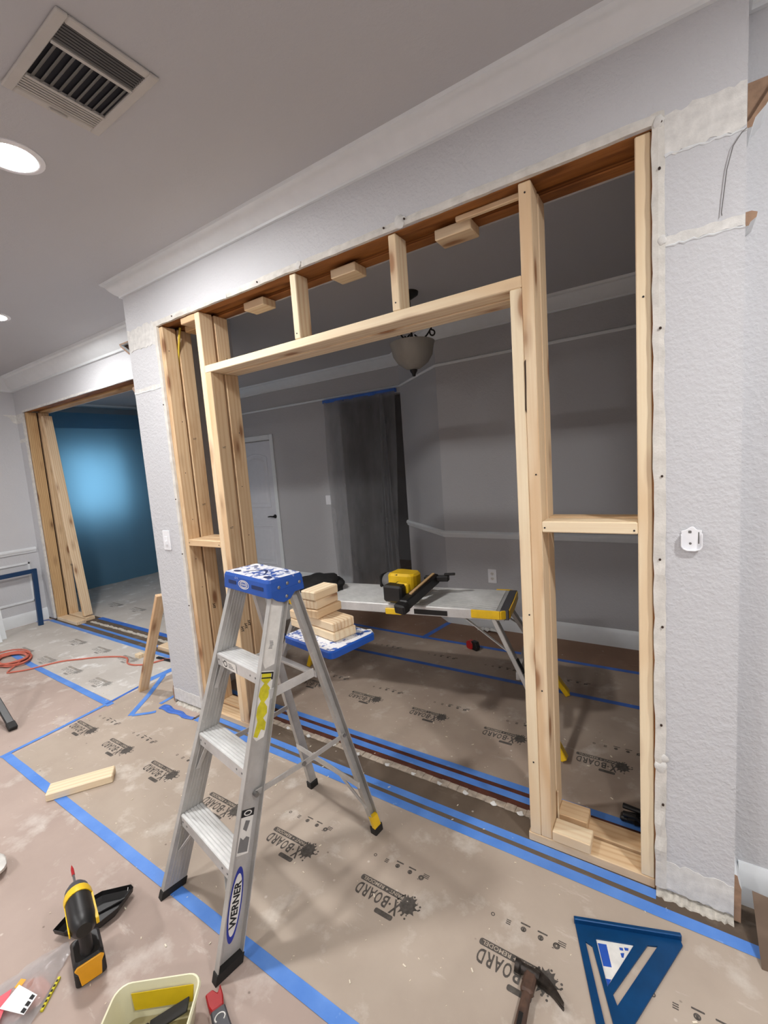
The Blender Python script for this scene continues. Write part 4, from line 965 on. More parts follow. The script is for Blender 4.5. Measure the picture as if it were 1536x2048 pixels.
# body along local x (back -x to nose +x), lying on its side
bm = B(); pts = [(-0.075, -0.052), (-0.055, -0.064), (0.06, -0.055), (0.085, -0.03), (0.085, 0.035), (0.06, 0.058), (-0.05, 0.06), (-0.075, 0.045)]
prism(bm, pts, 0.035, 0.135, bev=0.012); body = nl(bm, 'body', 'yellow')
nl(lathe(B(), [(0, -0.055), (0.03, -0.055), (0.044, -0.035), (0.052, 0.0), (0.052, 0.012), (0, 0.012)], mat=Matrix.Translation((-0.075, 0, 0.078)) @ Matrix.Rotation(PI / 2, 4, 'Y'), n=20), 'motor_cap', 'grey', body, True)
nl(box(B(), -0.142, -0.125, -0.038, 0.036, 0.045, 0.115, 0.006), 'belt_hook', 'black', body)
bm = B()
for i in range(4): bar(bm, (-0.05 + i * 0.012, -0.055 - 0.003, 0.115 - i * 0.008), (-0.01 + i * 0.012, -0.055, 0.13 - i * 0.008), (0, 0, 1), 0.006, 0.004)
nl(bm, 'cooling_slots', 'black', body)
nl(box(B(), -0.030, 0.080, -0.175, -0.105, 0.018, 0.105, 0.010), 'battery', 'black')
nl(prism(B(), [(-0.02, -0.055), (0.055, -0.05), (0.055, -0.11), (-0.005, -0.11)], 0.045, 0.095, bev=0.008), 'grip', 'black')
nl(box(B(), 0.02, 0.092, -0.125, -0.095, 0.055, 0.108, 0.006), 'battery_foot', 'yellow')
bm = bar(B(), (0.135, 0.10, 0.085), (0.128, -0.235, 0.034), (1, 0, 0), 0.046, 0.055, 0.006); mg = nl(bm, 'magazine', 'black')
nl(bar(B(), (0.136, 0.08, 0.115), (0.132, -0.17, 0.075), (1, 0, 0), 0.014, 0.006), 'nail_strip', 'oldcut', mg)
nl(bar(B(), (0.128, -0.22, 0.032), (0.122, -0.270, 0.022), (1, 0, 0), 0.065, 0.05, 0.008), 'magazine_end', 'black', mg)
nl(bar(B(), (0.085, 0.07, 0.085), (0.215, 0.10, 0.09), (0, 0, 1), 0.03, 0.035, 0.005), 'nose', 'black')
nl(bar(B(), (0.19, 0.095, 0.11), (0.245, 0.115, 0.112), (0, 1, 0), 0.018, 0.012, 0.003), 'contact_trip', 'black')
# black cloth bag on the left end of the platform
bm = B(); bmesh.ops.create_icosphere(bm, subdivisions=4, radius=1)
for v_ in bm.verts:
    k_ = 1 + 0.28 * noise.noise(v_.co * 1.7) + 0.10 * noise.noise(v_.co * 4.5); v_.co = Vector((v_.co.x * 0.17 * k_, v_.co.y * 0.10 * k_, max(-0.0, v_.co.z * 0.085 * k_ + 0.02)))
bmesh.ops.transform(bm, matrix=PM @ Matrix.Translation((-0.54, 0.02, PT + 0.001)), verts=bm.verts)
bg = thing('tool_bag', 'slumped black cloth tool bag on the left end of the platform', 'bag', (PM @ Vector((-0.54, 0.02, PT + 0.001))))
obj('bag_body', bm, 'blackm', bg, smooth=True)
bm = tube(B(), [PM @ Vector((-0.54 + 0.11 * math.cos(a), 0.02, PT + 0.05 + 0.03 * math.sin(a))) for a in [j * PI / 10 for j in range(11)]], 0.007, 8)
obj('bag_strap', bm, 'black', bg, smooth=True)

# ================================================================== pail shelf folded out behind the ladder, stacked with offcuts
SZ = 0.78
bm = B(); ring = lambda g, z: [(a, b, z) for a, b in rrect(0.042 - g, 0.352 + g, 0.590 - g, 0.830 + g, 0.022)]
loft(bm, [ring(-0.004, SZ - 0.034), ring(0.003, SZ - 0.030), ring(0.003, SZ - 0.006), ring(-0.003, SZ)])
for f_ in bm.faces:
    if f_.normal.z > 0.9: f_.material_index = 1
shelf = obj('pail_shelf', bm, ['blue', 'blue_top'], lad, local=True)
bm = B(); tube(bm, [(0.30, 0.834, SZ - 0.005), (0.31, 0.846, SZ - 0.006), (0.325, 0.846, SZ - 0.02), (0.325, 0.836, SZ - 0.032)], 0.004, 6)
bmesh.ops.transform(bm, matrix=wm(lad), verts=bm.verts); obj('hook', bm, 'label', shelf)
# offcuts: (centre u, v in the ladder frame), rotation, length, width, layer
stack = [((0.139, 0.724), -3, 0.318, 0.118, 0, 'spruce3', 'bottom offcut of the stack lying on the blue shelf behind the ladder'),
         ((0.137, 0.722), -2, 0.314, 0.112, 1, 'spruce', 'second offcut from the bottom of the stack behind the ladder, end split'),
         ((0.152, 0.724), 96, 0.150, 0.088, 2, 'spruce2', 'crosswise offcut at the bottom of the upper three behind the ladder'),
         ((0.146, 0.720), 99, 0.140, 0.086, 3, 'spruce', 'crosswise offcut in the middle of the upper three behind the ladder'),
         ((0.150, 0.719), 97, 0.142, 0.084, 4, 'spruce3', 'topmost short offcut of the stack behind the ladder')]
for (x, y), rz, L, wd, lay, mt_, lb in stack:
    m_ = wm(lad) @ Matrix.Translation((x, y, SZ + 0.0200 + lay * 0.0385)) @ Matrix.Rotation(math.radians(rz), 4, 'Z')
    lum('lumber_offcut', m_ @ Vector((-L / 2, 0, 0)), m_ @ Vector((L / 2, 0, 0)), (m_.to_3x3() @ Vector((0, 1, 0))), wd, 0.038, mt_, None, label=lb, cat='lumber', group='offcuts stacked on the ladder shelf', bev=0.005)

# ================================================================== plastic sheets
def curtain(name, mat, x0y0, x1y1, z0, z1, fold, nu=60, nv=26, seed=0, taper=None, bulge=0.05, parent=None):
    """hanging film between two plan points; folds grow towards the bottom"""
    a, b = Vector(x0y0), Vector(x1y1); d = (b - a); n_ = Vector((d.y, -d.x)).normalized()
    bm = B(); g = []
    for j in range(nv + 1):
        t = j / nv; row = []                                      # t: 0 top .. 1 bottom
        for i in range(nu + 1):
            s = i / nu; s2 = s
            if taper: s2 = taper(s, t)
            amp = fold * (0.25 + 0.75 * t)
            o = amp * (math.sin(s * 23 + seed + 1.2 * t) * 0.5 + 0.5 * math.sin(s * 9.3 + 2 * seed)) + 0.5 * fold * noise.noise(Vector((s * 6, t * 5, seed))) + bulge * math.sin(PI * t) * 0.5
            p = a + d * s2 + n_ * (max(o, -0.02) + 0.012); row.append(bm.verts.new((p.x, p.y, z1 + (z0 - z1) * t)))
        g.append(row)
    for j in range(nv):
        for i in range(nu): bm.faces.new((g[j][i], g[j][i + 1], g[j + 1][i + 1], g[j + 1][i]))
    return obj(name, bm, mat, parent, smooth=True)
t = thing('plastic_sheet', 'clear plastic dust sheet hanging over the dark back doorway, taped at the top', 'dust sheet', (-2.95, YB, 0))
curtain('film', 'smokefilm', (-3.42, YB - 0.03), (-2.45, YB - 0.03), 0.02, 2.21, 0.016, seed=2, parent=t, taper=lambda s, q: s * (1 - 0.12 * q * q))
curtain('loose_fold', 'smokefilm', (-2.63, YB - 0.055), (-2.47, YB - 0.055), 0.02, 2.19, 0.03, nu=24, seed=5, parent=t, taper=lambda s, q: s * (0.3 + 1.1 * q) - 0.55 * q)
obj('tape_strip', box(B(), -3.44, -2.45, YB - 0.040, YB - 0.0005, 2.200, 2.238, 0.001), 'tape2', t)
t = thing('plastic_sheet', 'glowing blue plastic sheet closing off the far left room', 'dust sheet', (-6.9, 1.7, 0))
curtain('film', 'bluefilm', (-6.90, 0.70), (-6.90, 2.59), 0.005, 2.44, 0.02, seed=1, parent=t, bulge=0.03)
curtain('top_fold', 'bluefilm', (-6.87, 0.70), (-6.87, 2.59), 2.24, 2.45, 0.03, nv=6, seed=4, parent=t, bulge=0.02)

# ================================================================== blue tape on the floor
def tape(pts, wd, label, z=0.0022, mat='tape', ragged=0.0015, seed=0):
    rnd = random.Random(seed + len(label)); L_, R_ = [], []
    P_ = []
    for a, b in zip(pts, pts[1:]):
        a, b = Vector(a), Vector(b); n = max(2, int((b - a).length / 0.12))
        P_ += [a + (b - a) * i / n for i in range(n)]
    P_.append(Vector(pts[-1]))
    for i, p in enumerate(P_):
        d = (P_[min(i + 1, len(P_) - 1)] - P_[max(0, i - 1)]).normalized(); n_ = Vector((-d.y, d.x))
        e = ragged * (rnd.random() - 0.5); L_.append(p + n_ * (wd / 2 + e)); R_.append(p - n_ * (wd / 2 - e))
    bm = B(); prism(bm, [tuple(q) for q in R_ + L_[::-1]], z, z + 0.0004)
    return obj('floor_tape', bm, mat, None, label=label, cat='tape', group='blue painter\'s tape on the floor')
tape([(-3.15, -0.790), (-1.2, -0.796), (0.6, -0.80), (1.9, -0.80)], 0.042, 'wide blue tape line running under the front feet of the ladder')
tape([(-2.46, -0.058), (-0.05, -0.066), (0.25, -0.066)], 0.040, 'outermost blue tape line along the front of the opening, nearest the ladder', 0.0024)
tape([(-2.43, 0.0), (-0.9, -0.004), (-0.05, -0.008)], 0.036, 'second blue tape line from the front, passing under the bottom plates', 0.0005 + 0.0012)
tape([(-2.44, 0.200), (0.1, 0.200)], 0.037, 'third blue tape line, between two dark red strips in the opening', 0.0040)
tape([(-2.6, 0.262), (0.6, 0.258)], 0.036, 'fourth blue tape line, along the back edge of the opening', 0.0042)
tape([(-5.0, -0.175), (-4.55, -0.195), (-3.16, -0.222)], 0.045, 'blue tape line from the orange cord coil towards the left pier', 0.0024)
tape([(-3.15, -0.815), (-3.17, -0.5), (-3.20, -0.22)], 0.026, 'thin blue tape line from the front tape corner back to the left junction', 0.0028)
tape([(-3.20, -0.235), (-3.235, 0.0), (-3.26, 0.10)], 0.022, 'short folded blue tape beside the foot of the leaning board', 0.0030, 'tape2')
tape([(-3.27, 0.06), (-3.27, 0.40)], 0.06, 'wide blue tape behind the leaning board near the left pier', 0.0026)
tape([(-2.89, -0.235), (-3.05, -0.02), (-3.24, 0.20)], 0.034, 'slanting blue tape in front of the left pier', 0.0032)
tape([(-2.88, -0.225), (-2.80, -0.155), (-2.78, -0.13)], 0.026, 'short blue tape end just in front of the left pier corner', 0.0034)
tape([(-2.85, -0.06), (-2.86, 0.05), (-2.91, 0.22)], 0.028, 'blue tape running back along the left side of the left pier', 0.0030)
bm = B()
gx = []
for i in range(15):
    row = []
    for j in range(5):
        x = -2.80 + 0.33 * i / 14; y = -0.075 + 0.006 * math.sin(i) + (j - 2) * (0.014 - 0.008 * i / 14); row.append(bm.verts.new((x, y, 0.004 + max(0, 0.008 * noise.noise(Vector((i * 0.7, j * 0.9, 3))) + 0.005) * (1 if 0 < j < 4 else 0.1))))
    gx.append(row)
for i in range(14):
    for j in range(4): bm.faces.new((gx[i][j], gx[i + 1][j], gx[i + 1][j + 1], gx[i][j + 1]))
obj('floor_tape', bm, 'tape2', None, label='crumpled bright blue tape bunched at the foot of the left pier', cat='tape', group='blue painter\'s tape on the floor')
tape([(-3.0, 1.17), (2.0, 1.175)], 0.036, 'blue tape line across the back room floor beyond the platform', 0.0026, 'tape2')
tape([(-3.0, 1.63), (-1.80, 1.60), (2.0, 1.625)], 0.036, 'farthest long blue tape line across the back room floor', 0.0026, 'tape2')
tape([(-1.76, 1.575), (-1.70, 1.98)], 0.045, 'short blue tape line running to the back wall corner', 0.0030, 'tape2')
tape([(-5.82, 0.425), (-3.3, 0.415)], 0.04, 'front blue tape line along the far left opening', 0.0024)
tape([(-5.30, 0.515), (-3.3, 0.505)], 0.03, 'middle blue tape line on the bare strip of the far left opening', 0.0022)
tape([(-5.30, 0.70), (-3.3, 0.690)], 0.055, 'rear blue tape line of the far left opening', 0.0030, 'tape2')
tape([(-5.93, 0.33), (-5.85, 0.42)], 0.03, 'tiny blue tape end at the foot of the far left wall', 0.0034, 'tape2')

# ================================================================== things on the floor
# mitred lumber offcut
lumo = lum('lumber_offcut', (-2.525, -0.815, 0.0205), (-2.37, -0.585, 0.0205), (0.83, -0.56, 0), 0.089, 0.038, 'spruce3', None, label='pale wood offcut lying alone on the floor left of the ladder', cat='lumber', bev=0.004)
# speed square
sq = thing('speed_square', 'dark blue metal speed square lying flat with a sticker in its window', 'square', (-0.15, -0.26, 0.0016))
Aq, Bv = Vector((-0.2615, -0.232)), Vector((0.0145, -0.135)); ax = (Bv - Aq).normalized(); ay = Vector((ax.y, -ax.x))
# local: x along the fence A->B, y away from the fence (towards the camera)
QM = Matrix(((ax.x, ay.x, 0, Aq.x), (ax.y, ay.y, 0, Aq.y), (0, 0, 1, 0.0018), (0, 0, 0, 1)))
LQ = (Bv - Aq).length; sk = 0.010; QD = 0.335
def qp(x, y): return (x + sk * y / QD, y)
def hole_plate(outer, holes, z0, z1):
    bm = bmesh.new()
    def loop(pts): 
        vs = [bm.verts.new((*p, 0)) for p in pts]; return [bm.edges.new((vs[i], vs[(i + 1) % len(vs)])) for i in range(len(vs))]
    ed = loop(outer)
    for h_ in holes: ed += loop(h_)
    bmesh.ops.triangle_fill(bm, use_beauty=True, use_dissolve=False, edges=ed)
    r = bmesh.ops.extrude_face_region(bm, geom=bm.faces[:]); vs = [e for e in r['geom'] if isinstance(e, bmesh.types.BMVert)]
    bmesh.ops.translate(bm, verts=vs, vec=(0, 0, z1 - z0)); bmesh.ops.translate(bm, verts=bm.verts, vec=(0, 0, z0)); bmesh.ops.recalc_face_normals(bm, faces=bm.faces); return bm
outer = [qp(0, 0), qp(LQ, 0), qp(LQ, 0.018), qp(0.012, QD), qp(0.0, QD)]
tri = [qp(0.051, 0.040), qp(0.156, 0.040), qp(0.051, 0.166)]
slot1 = [qp(0.019, 0.054), qp(0.036, 0.064), qp(0.043, 0.262), qp(0.022, 0.272)]
slot2 = [qp(0.194, 0.034), qp(0.222, 0.032), qp(0.064, 0.208), qp(0.060, 0.182)]
bm = hole_plate(outer, [tri, slot1, slot2], 0.0, 0.005); bmesh.ops.transform(bm, matrix=QM, verts=bm.verts); bmesh.ops.recalc_face_normals(bm, faces=bm.faces); obj('plate', bm, 'square', sq)
bm = prism(B(), [qp(-0.002, -0.008), qp(LQ + 0.004, -0.008), qp(LQ + 0.004, 0.004), qp(-0.002, 0.004)], 0, 0.020, bev=0.002, mat=QM); bmesh.ops.recalc_face_normals(bm, faces=bm.faces); obj('fence', bm, 'square', sq)
bm = prism(B(), [qp(0.047, 0.036), qp(0.162, 0.036), qp(0.047, 0.174)], 0.0002, 0.0012, mat=QM); bmesh.ops.recalc_face_normals(bm, faces=bm.faces)
st_ = obj('window_sticker', bm, 'label', sq, label='white and blue sticker in the window')
bm = B()
for pts in ([(0.054, 0.050), (0.078, 0.050), (0.076, 0.112), (0.054, 0.112)], [(0.052, 0.144), (0.066, 0.144), (0.052, 0.164)], [(0.112, 0.052), (0.122, 0.052), (0.121, 0.060), (0.112, 0.060)], [(0.126, 0.050), (0.138, 0.050), (0.135, 0.058), (0.126, 0.058)], [(0.111, 0.068), (0.122, 0.066), (0.116, 0.080), (0.111, 0.080)]):
    flat(bm, [qp(*p) for p in pts], 0.0016, 0, QM)
for f_ in bm.faces:
    f_.normal_update()
    if f_.normal.z < 0: f_.normal_flip()
obj('sticker_print', bm, 'labelblue', st_)
# claw hammer
hm = thing('claw_hammer', 'dark claw hammer with worn handle at the bottom edge of the floor', 'hammer', (-0.33, -0.48, 0.002))
def fl(pts, z): return [Vector((p[0], p[1], z)) for p in pts]
bm = B(); face, mid, claw = Vector((-0.383, -0.447, 0.018)), Vector((-0.335, -0.449, 0.019)), Vector((-0.246, -0.482, 0.012))
tube(bm, [face - Vector((0.0, 0, 0)), face + Vector((0.012, 0, 0)), face + Vector((0.018, 0, 0)), mid, mid + Vector((0.02, -0.001, 0))], [0.0170, 0.0175, 0.013, 0.0145, 0.013], 12)
for q in (-1, 1):
    rings = []
    for i in range(8):
        s = i / 7; p = mid + (claw - mid) * s + Vector((0, 0.010 * math.sin(PI * s), 0.001)); d = Vector((0.94, -0.34, 0)); n_ = Vector((0.34, 0.94, 0)); wz = 0.012 * (1 - 0.25 * s); th = 0.014 * (1 - s) + 0.0025
        zc = p.z + q * (0.001 + 0.006 * s)
        rings.append([Vector((p.x, p.y, zc)) + n_ * a * th + Vector((0, 0, b_ * wz * 0.55)) for a, b_ in ((-1, -1), (1, -1), (1, 1), (-1, 1))])
    loft(bm, rings)
obj('head', bm, 'hammer', hm, smooth=True)
bm = bar(B(), (-0.338, -0.440, 0.018), (-0.338, -0.505, 0.018), (1, 0, 0), 0.034, 0.026, 0.006); obj('neck', bm, 'hwood', hm)
bm = B(); rings = []
for s, wd in ((0, 0.012), (0.15, 0.013), (0.3, 0.0145), (0.6, 0.016), (0.85, 0.018), (1, 0.014)):
    c_ = Vector((-0.337, -0.495, 0.018)) + Vector((0.012, -0.27, 0.0)) * s
    rings.append([c_ + Vector((wd * math.cos(a), 0, 0.75 * wd * math.sin(a) + 0.0)) for a in [j * PI / 6 for j in range(12)]])
loft(bm, rings); obj('handle', bm, 'hwood', hm, smooth=True)
obj('grip_inlay', bar(B(), (-0.335, -0.56, 0.0325), (-0.327, -0.70, 0.0335), (1, 0, 0), 0.012, 0.003, 0.001), 'black', hm)

# impact driver standing on its battery
dr = thing('impact_driver', 'yellow and black impact driver with a red bit standing on its battery', 'power drill', (-1.495, -1.085, 0))
dx = Vector((-0.96, 0.28, 0)).normalized()          # nose direction
dy = Vector((0, 0, 1)).cross(dx)
DM = Matrix((dx, dy, (0, 0, 1))).transposed().to_4x4(); DM.translation = (-1.505, -1.082, 0.0)
def dl(bm, name, mat, parent=None, smooth=False): bmesh.ops.transform(bm, matrix=DM, verts=bm.verts); return obj(name, bm, mat, parent or dr, smooth=smooth)
bt = dl(prism(B(), rrect(-0.045, 0.060, -0.040, 0.040, 0.012), 0.001, 0.052, bev=0.006), 'battery', 'black')
pts = [(-0.038, 0.066), (-0.030, 0.050), (-0.026, 0.010), (0.026, 0.010), (0.030, 0.050), (0.038, 0.066), (0.03, 0.074), (-0.03, 0.074)]
dl(prism(B(), pts, 0, 0.006, bev=0.0015, mat=Matrix(((0, 0, -1, -0.043), (1, 0, 0, 0), (0, 1, 0, 0), (0, 0, 0, 1)))), 'battery_plate', 'amber', bt)
dl(loft(B(), [[(a * k1 + o_, b_ * k1, z) for a, b_ in rrect(-0.046, 0.058, -0.039, 0.039, 0.014)] for z, k1, o_ in ((0.053, 1, 0), (0.072, 1.0, 0), (0.082, 0.82, -0.002))]), 'base', 'black')
rings = [[(o_ + 0.021 * k1 * math.cos(a), 0.0165 * k1 * math.sin(a), z) for a in [j * PI / 8 for j in range(16)]] for z, o_, k1 in ((0.078, -0.012, 1.15), (0.10, -0.010, 1.0), (0.13, -0.004, 1.0), (0.155, 0.0, 1.12), (0.17, 0.002, 1.2))]
dl(loft(B(), rings), 'grip', 'black', None, True)
dl(box(B(), 0.018, 0.030, -0.007, 0.007, 0.125, 0.158, 0.003), 'trigger', 'dgrey')
def lx(prof, name, mat, n=20, par=None): return dl(lathe(B(), prof, n=n, mat=Matrix.Translation((0, 0, 0.188)) @ Matrix.Rotation(PI / 2, 4, 'Y')), name, mat, par, True)
lx([(0, -0.062), (0.020, -0.062), (0.031, -0.05), (0.035, -0.02), (0.035, 0.062), (0.0, 0.062)], 'motor_housing', 'black')
lx([(0.0, 0.058), (0.0375, 0.058), (0.0385, 0.078), (0.036, 0.088), (0, 0.088)], 'collar', 'yellow')
lx([(0, 0.086), (0.035, 0.086), (0.032, 0.108), (0.024, 0.124), (0.012, 0.132), (0, 0.132)], 'nose_cone', 'dgrey')
bm = B()
for s in (-1, 1): box(bm, -0.05, 0.062, s * 0.033, s * 0.037, 0.176, 0.194, 0.002)
dl(bm, 'side_panels', 'yellow')
lx([(0, 0.130), (0.0036, 0.131), (0.0036, 0.185), (0, 0.185)], 'bit_shank', 'steel', 8)
lx([(0, 0.183), (0.0046, 0.184), (0.0046, 0.215), (0.0028, 0.226), (0, 0.240)], 'bit_tip', 'red', 8)
# black leaf-shaped tray
tr = thing('plastic_tray', 'black pointed plastic tray lying behind the drill', 'tray', (-1.67, -0.985, 0.001))
o_ = [(-1.713, -1.099), (-1.728, -1.059), (-1.728, -0.99), (-1.715, -0.946), (-1.646, -0.879), (-1.628, -0.881), (-1.596, -0.950), (-1.600, -1.005), (-1.640, -1.045), (-1.672, -1.085)]
cen = Vector((-1.668, -0.995))
sc_ = lambda k1, z: [(cen.x + (p[0] - cen.x) * k1, cen.y + (p[1] - cen.y) * k1, z) for p in o_]
bm = loft(B(), [sc_(0.80, 0.001), sc_(0.97, 0.018), sc_(1.0, 0.034), sc_(0.985, 0.035), sc_(0.94, 0.020), sc_(0.78, 0.006)])
obj('tray_body', bm, 'black', tr)
obj('moulded_rib', tube(B(), [(-1.715, -1.04, 0.010), (-1.665, -0.98, 0.009), (-1.635, -0.91, 0.012)], 0.004, 6), 'black', tr)
obj('sticker', bar(B(), (-1.640, -0.893, 0.036), (-1.629, -0.900, 0.036), (0, 0, 1), 0.003, 0.001), 'label', tr)
# plastic tub, seen from above
tb = thing('plastic_tub', 'cream plastic tub with a yellow sticker at the bottom edge', 'tub', (-1.13, -1.10, 0.001))
c0 = Vector((-1.152, -1.085)); tx = Vector((0.793, 0.609)).normalized(); ty = Vector((-tx.y, tx.x))
TM = Matrix(((tx.x, ty.x, 0, c0.x), (tx.y, ty.y, 0, c0.y), (0, 0, 1, 0), (0, 0, 0, 1)))
def rg(k1, z, r=0.035): return [(a, b_, z) for a, b_ in rrect(-0.112 * k1, 0.112 * k1, -0.078 * k1, 0.078 * k1, r * k1, 5)]
bm = loft(B(), [rg(0.84, 0.001), rg(0.97, 0.085), rg(1.03, 0.088), rg(1.05, 0.096), rg(1.02, 0.101), rg(0.985, 0.100), rg(0.955, 0.088), rg(0.83, 0.004)], mat=TM)
obj('tub_wall', bm, 'cream', tb, smooth=True)
obj('tub_bottom', prism(B(), [(p[0], p[1]) for p in rg(0.82, 0)], 0.004, 0.006, mat=TM), 'tubfloor', tb)
bm = loft(B(), [[(-0.07, 0.0615 + 0.0, 0.035), (0.085, 0.0615, 0.035), (0.085, 0.0600, 0.035), (-0.07, 0.0600, 0.035)], [(-0.078, 0.0690, 0.078), (0.090, 0.0690, 0.078), (0.090, 0.0675, 0.078), (-0.078, 0.0675, 0.078)]], mat=TM); obj('sticker', bm, 'olive', tb)
t2 = thing('putty_tool', 'dark flat tool lying inside the cream tub', 'hand tool', TM @ Vector((0, 0, 0.02)))
obj('blade', bar(B(), TM @ Vector((-0.02, 0.025, 0.018)), TM @ Vector((0.082, 0.04, 0.055)), (0, 0, 1), 0.006, 0.035, 0.001), 'inkd', t2)
obj('handle', bar(B(), TM @ Vector((-0.085, -0.0, 0.014)), TM @ Vector((-0.018, 0.025, 0.02)), (0, 0, 1), 0.018, 0.024, 0.004), 'black', t2)
# utility knife at the ladder foot
kn = thing('utility_knife', 'red and grey utility knife beside the right front ladder foot', 'knife', (-1.055, -0.955, 0.001))
ka, kb = Vector((-1.098, -0.938, 0.016)), Vector((-0.985, -0.985, 0.016)); kd = (kb - ka).normalized(); kw = Vector((-kd.y, kd.x, 0))
KM = Matrix(((kd.x, kw.x, 0, ka.x), (kd.y, kw.y, 0, ka.y), (0, 0, 1, 0.002), (0, 0, 0, 1)))
obj('head', prism(B(), [(-0.012, 0.022), (0.008, 0.010), (-0.010, 0.0), (-0.008, -0.020), (0.030, -0.020), (0.046, -0.015), (0.046, 0.016), (0.02, 0.022)], 0, 0.022, mat=KM, bev=0.003), 'red', kn)
hb = obj('body', prism(B(), [(0.046, -0.019), (0.13, -0.024), (0.15, -0.01), (0.15, 0.012), (0.13, 0.022), (0.046, 0.020)], 0, 0.024, mat=KM, bev=0.004), 'dgrey', kn)
bm = B(); tube(bm, [(KM @ Vector((0.075 + 0.011 * math.cos(a), 0.011 * math.sin(a) * 1.2, 0.0245))) for a in [j * PI / 8 + 0.6 for j in range(13)]], 0.0018, 5); obj('emblem', bm, 'label', hb)
# clear plastic bag with a header card
pb = thing('plastic_bag', 'clear plastic bag with white price label and red print in the bottom left corner', 'bag', (-1.58, -1.18, 0.002))
def bagz(x, y): return 0.010 + 0.014 * noise.noise(Vector((x * 16, y * 16, 2))) + 0.010 * noise.noise(Vector((x * 45, y * 45, 5)))
outl = [(-1.70, -1.27), (-1.668, -1.142), (-1.655, -1.080), (-1.61, -1.090), (-1.578, -1.140), (-1.520, -1.195), (-1.492, -1.25), (-1.50, -1.32), (-1.62, -1.34)]
cb = Vector((-1.59, -1.20))
for lay, hh in ((0, 0.35), (1, 1.0)):
    bm = B(); N = 22; ringsb = []
    for i in range(0, 13):
        k1 = i / 12; row = []
        for j in range(54):
            u_ = j / 54 * len(outl); a = Vector(outl[int(u_)]); b_ = Vector(outl[(int(u_) + 1) % len(outl)]); p = a + (b_ - a) * (u_ % 1); q = cb + (p - cb) * k1
            row.append(Vector((q.x, q.y, 0.003 + hh * (max(0, bagz(q.x, q.y)) + 0.016 * (1 - k1 ** 3)))))
        ringsb.append(row)
    bm2 = loft(B(), ringsb[1:], cap=False); obj('film', bm2, 'bagfilm', pb, smooth=True)
def onbag(pts, z, name, mat, par=None): return obj(name, prism(B(), pts, z, z + 0.0008), mat, par or pb)
onbag([(-1.66, -1.245), (-1.648, -1.205), (-1.610, -1.168), (-1.555, -1.165), (-1.53, -1.20), (-1.545, -1.26), (-1.60, -1.30)], 0.006, 'peach_card', 'peach')
onbag([(-1.64, -1.30), (-1.622, -1.236), (-1.575, -1.27), (-1.535, -1.30), (-1.55, -1.33)], 0.034, 'red_print', 'pink')
lb_ = onbag([(-1.612, -1.222), (-1.532, -1.205), (-1.508, -1.245), (-1.588, -1.275)], 0.0375, 'price_label', 'white')
bm = B()
for i in range(3):
    p = Vector((-1.547 + i * 0.009, -1.212 - i * 0.013)); flat(bm, [(p.x, p.y), (p.x + 0.013, p.y + 0.003), (p.x + 0.018, p.y - 0.006), (p.x + 0.005, p.y - 0.010)], 0.0388)
obj('label_print', bm, 'inkd', lb_)
onbag([(-1.628, -1.212), (-1.612, -1.205), (-1.600, -1.225), (-1.617, -1.232)], 0.036, 'yellow_tag', 'amber')
bm = B(); a, b_ = Vector((-1.562, -1.142, 0.004)), Vector((-1.508, -1.208, 0.004))
bar(bm, a, b_, (0, 0, 1), 0.006, 0.007); zl = obj('zip_strip', bm, 'ylabel', pb)
bm = B()
for i in range(6): p = a + (b_ - a) * (0.1 + i * 0.15); q = a + (b_ - a) * (0.17 + i * 0.15); bar(bm, p + Vector((0, 0, 0.0036)), q + Vector((0, 0, 0.0036)), (0, 0, 1), 0.001, 0.005)
obj('zip_marks', bm, 'inkd', zl)
# rolled white cloth at the left edge
bm = B(); bmesh.ops.create_icosphere(bm, subdivisions=3, radius=1)
for v_ in bm.verts:
    k_ = 1 + 0.18 * noise.noise(v_.co * 2.2); v_.co = Vector((-2.235 + v_.co.x * 0.075 * k_, -1.115 + v_.co.y * 0.05 * k_, 0.030 + v_.co.z * 0.030 * k_))
obj('white_rag', bm, 'label', None, smooth=True, label='bundled white rag at the left edge of the floor beside the plastic bag', cat='rag')
# black tripod stand reaching in from the left
td = thing('tripod_stand', 'black tube leg of a tripod stand entering from the left edge', 'tripod', (-4.05, -0.62, 0))
hub = Vector((-4.02, -0.66, 0.34))
for ang in (None, 3.6, 5.0):
    foot = Vector((-3.425, -0.668, 0.014)) if ang is None else hub + Vector((0.6 * math.cos(ang), 0.6 * math.sin(ang), -0.326))
    d = (hub - foot).normalized()
    lg = obj('leg', bar(B(), foot, hub, (0, 1, 0), 0.040, 0.022, 0.004), 'black', td)
    obj('foot_cap', bar(B(), foot - d * 0.004, foot + d * 0.05, (0, 1, 0), 0.046, 0.028, 0.004), 'bin', lg)
obj('mast', cyl(B(), hub - Vector((0, 0, 0.02)), hub + Vector((0, 0, 0.45)), 0.016, n=16), 'black', td)
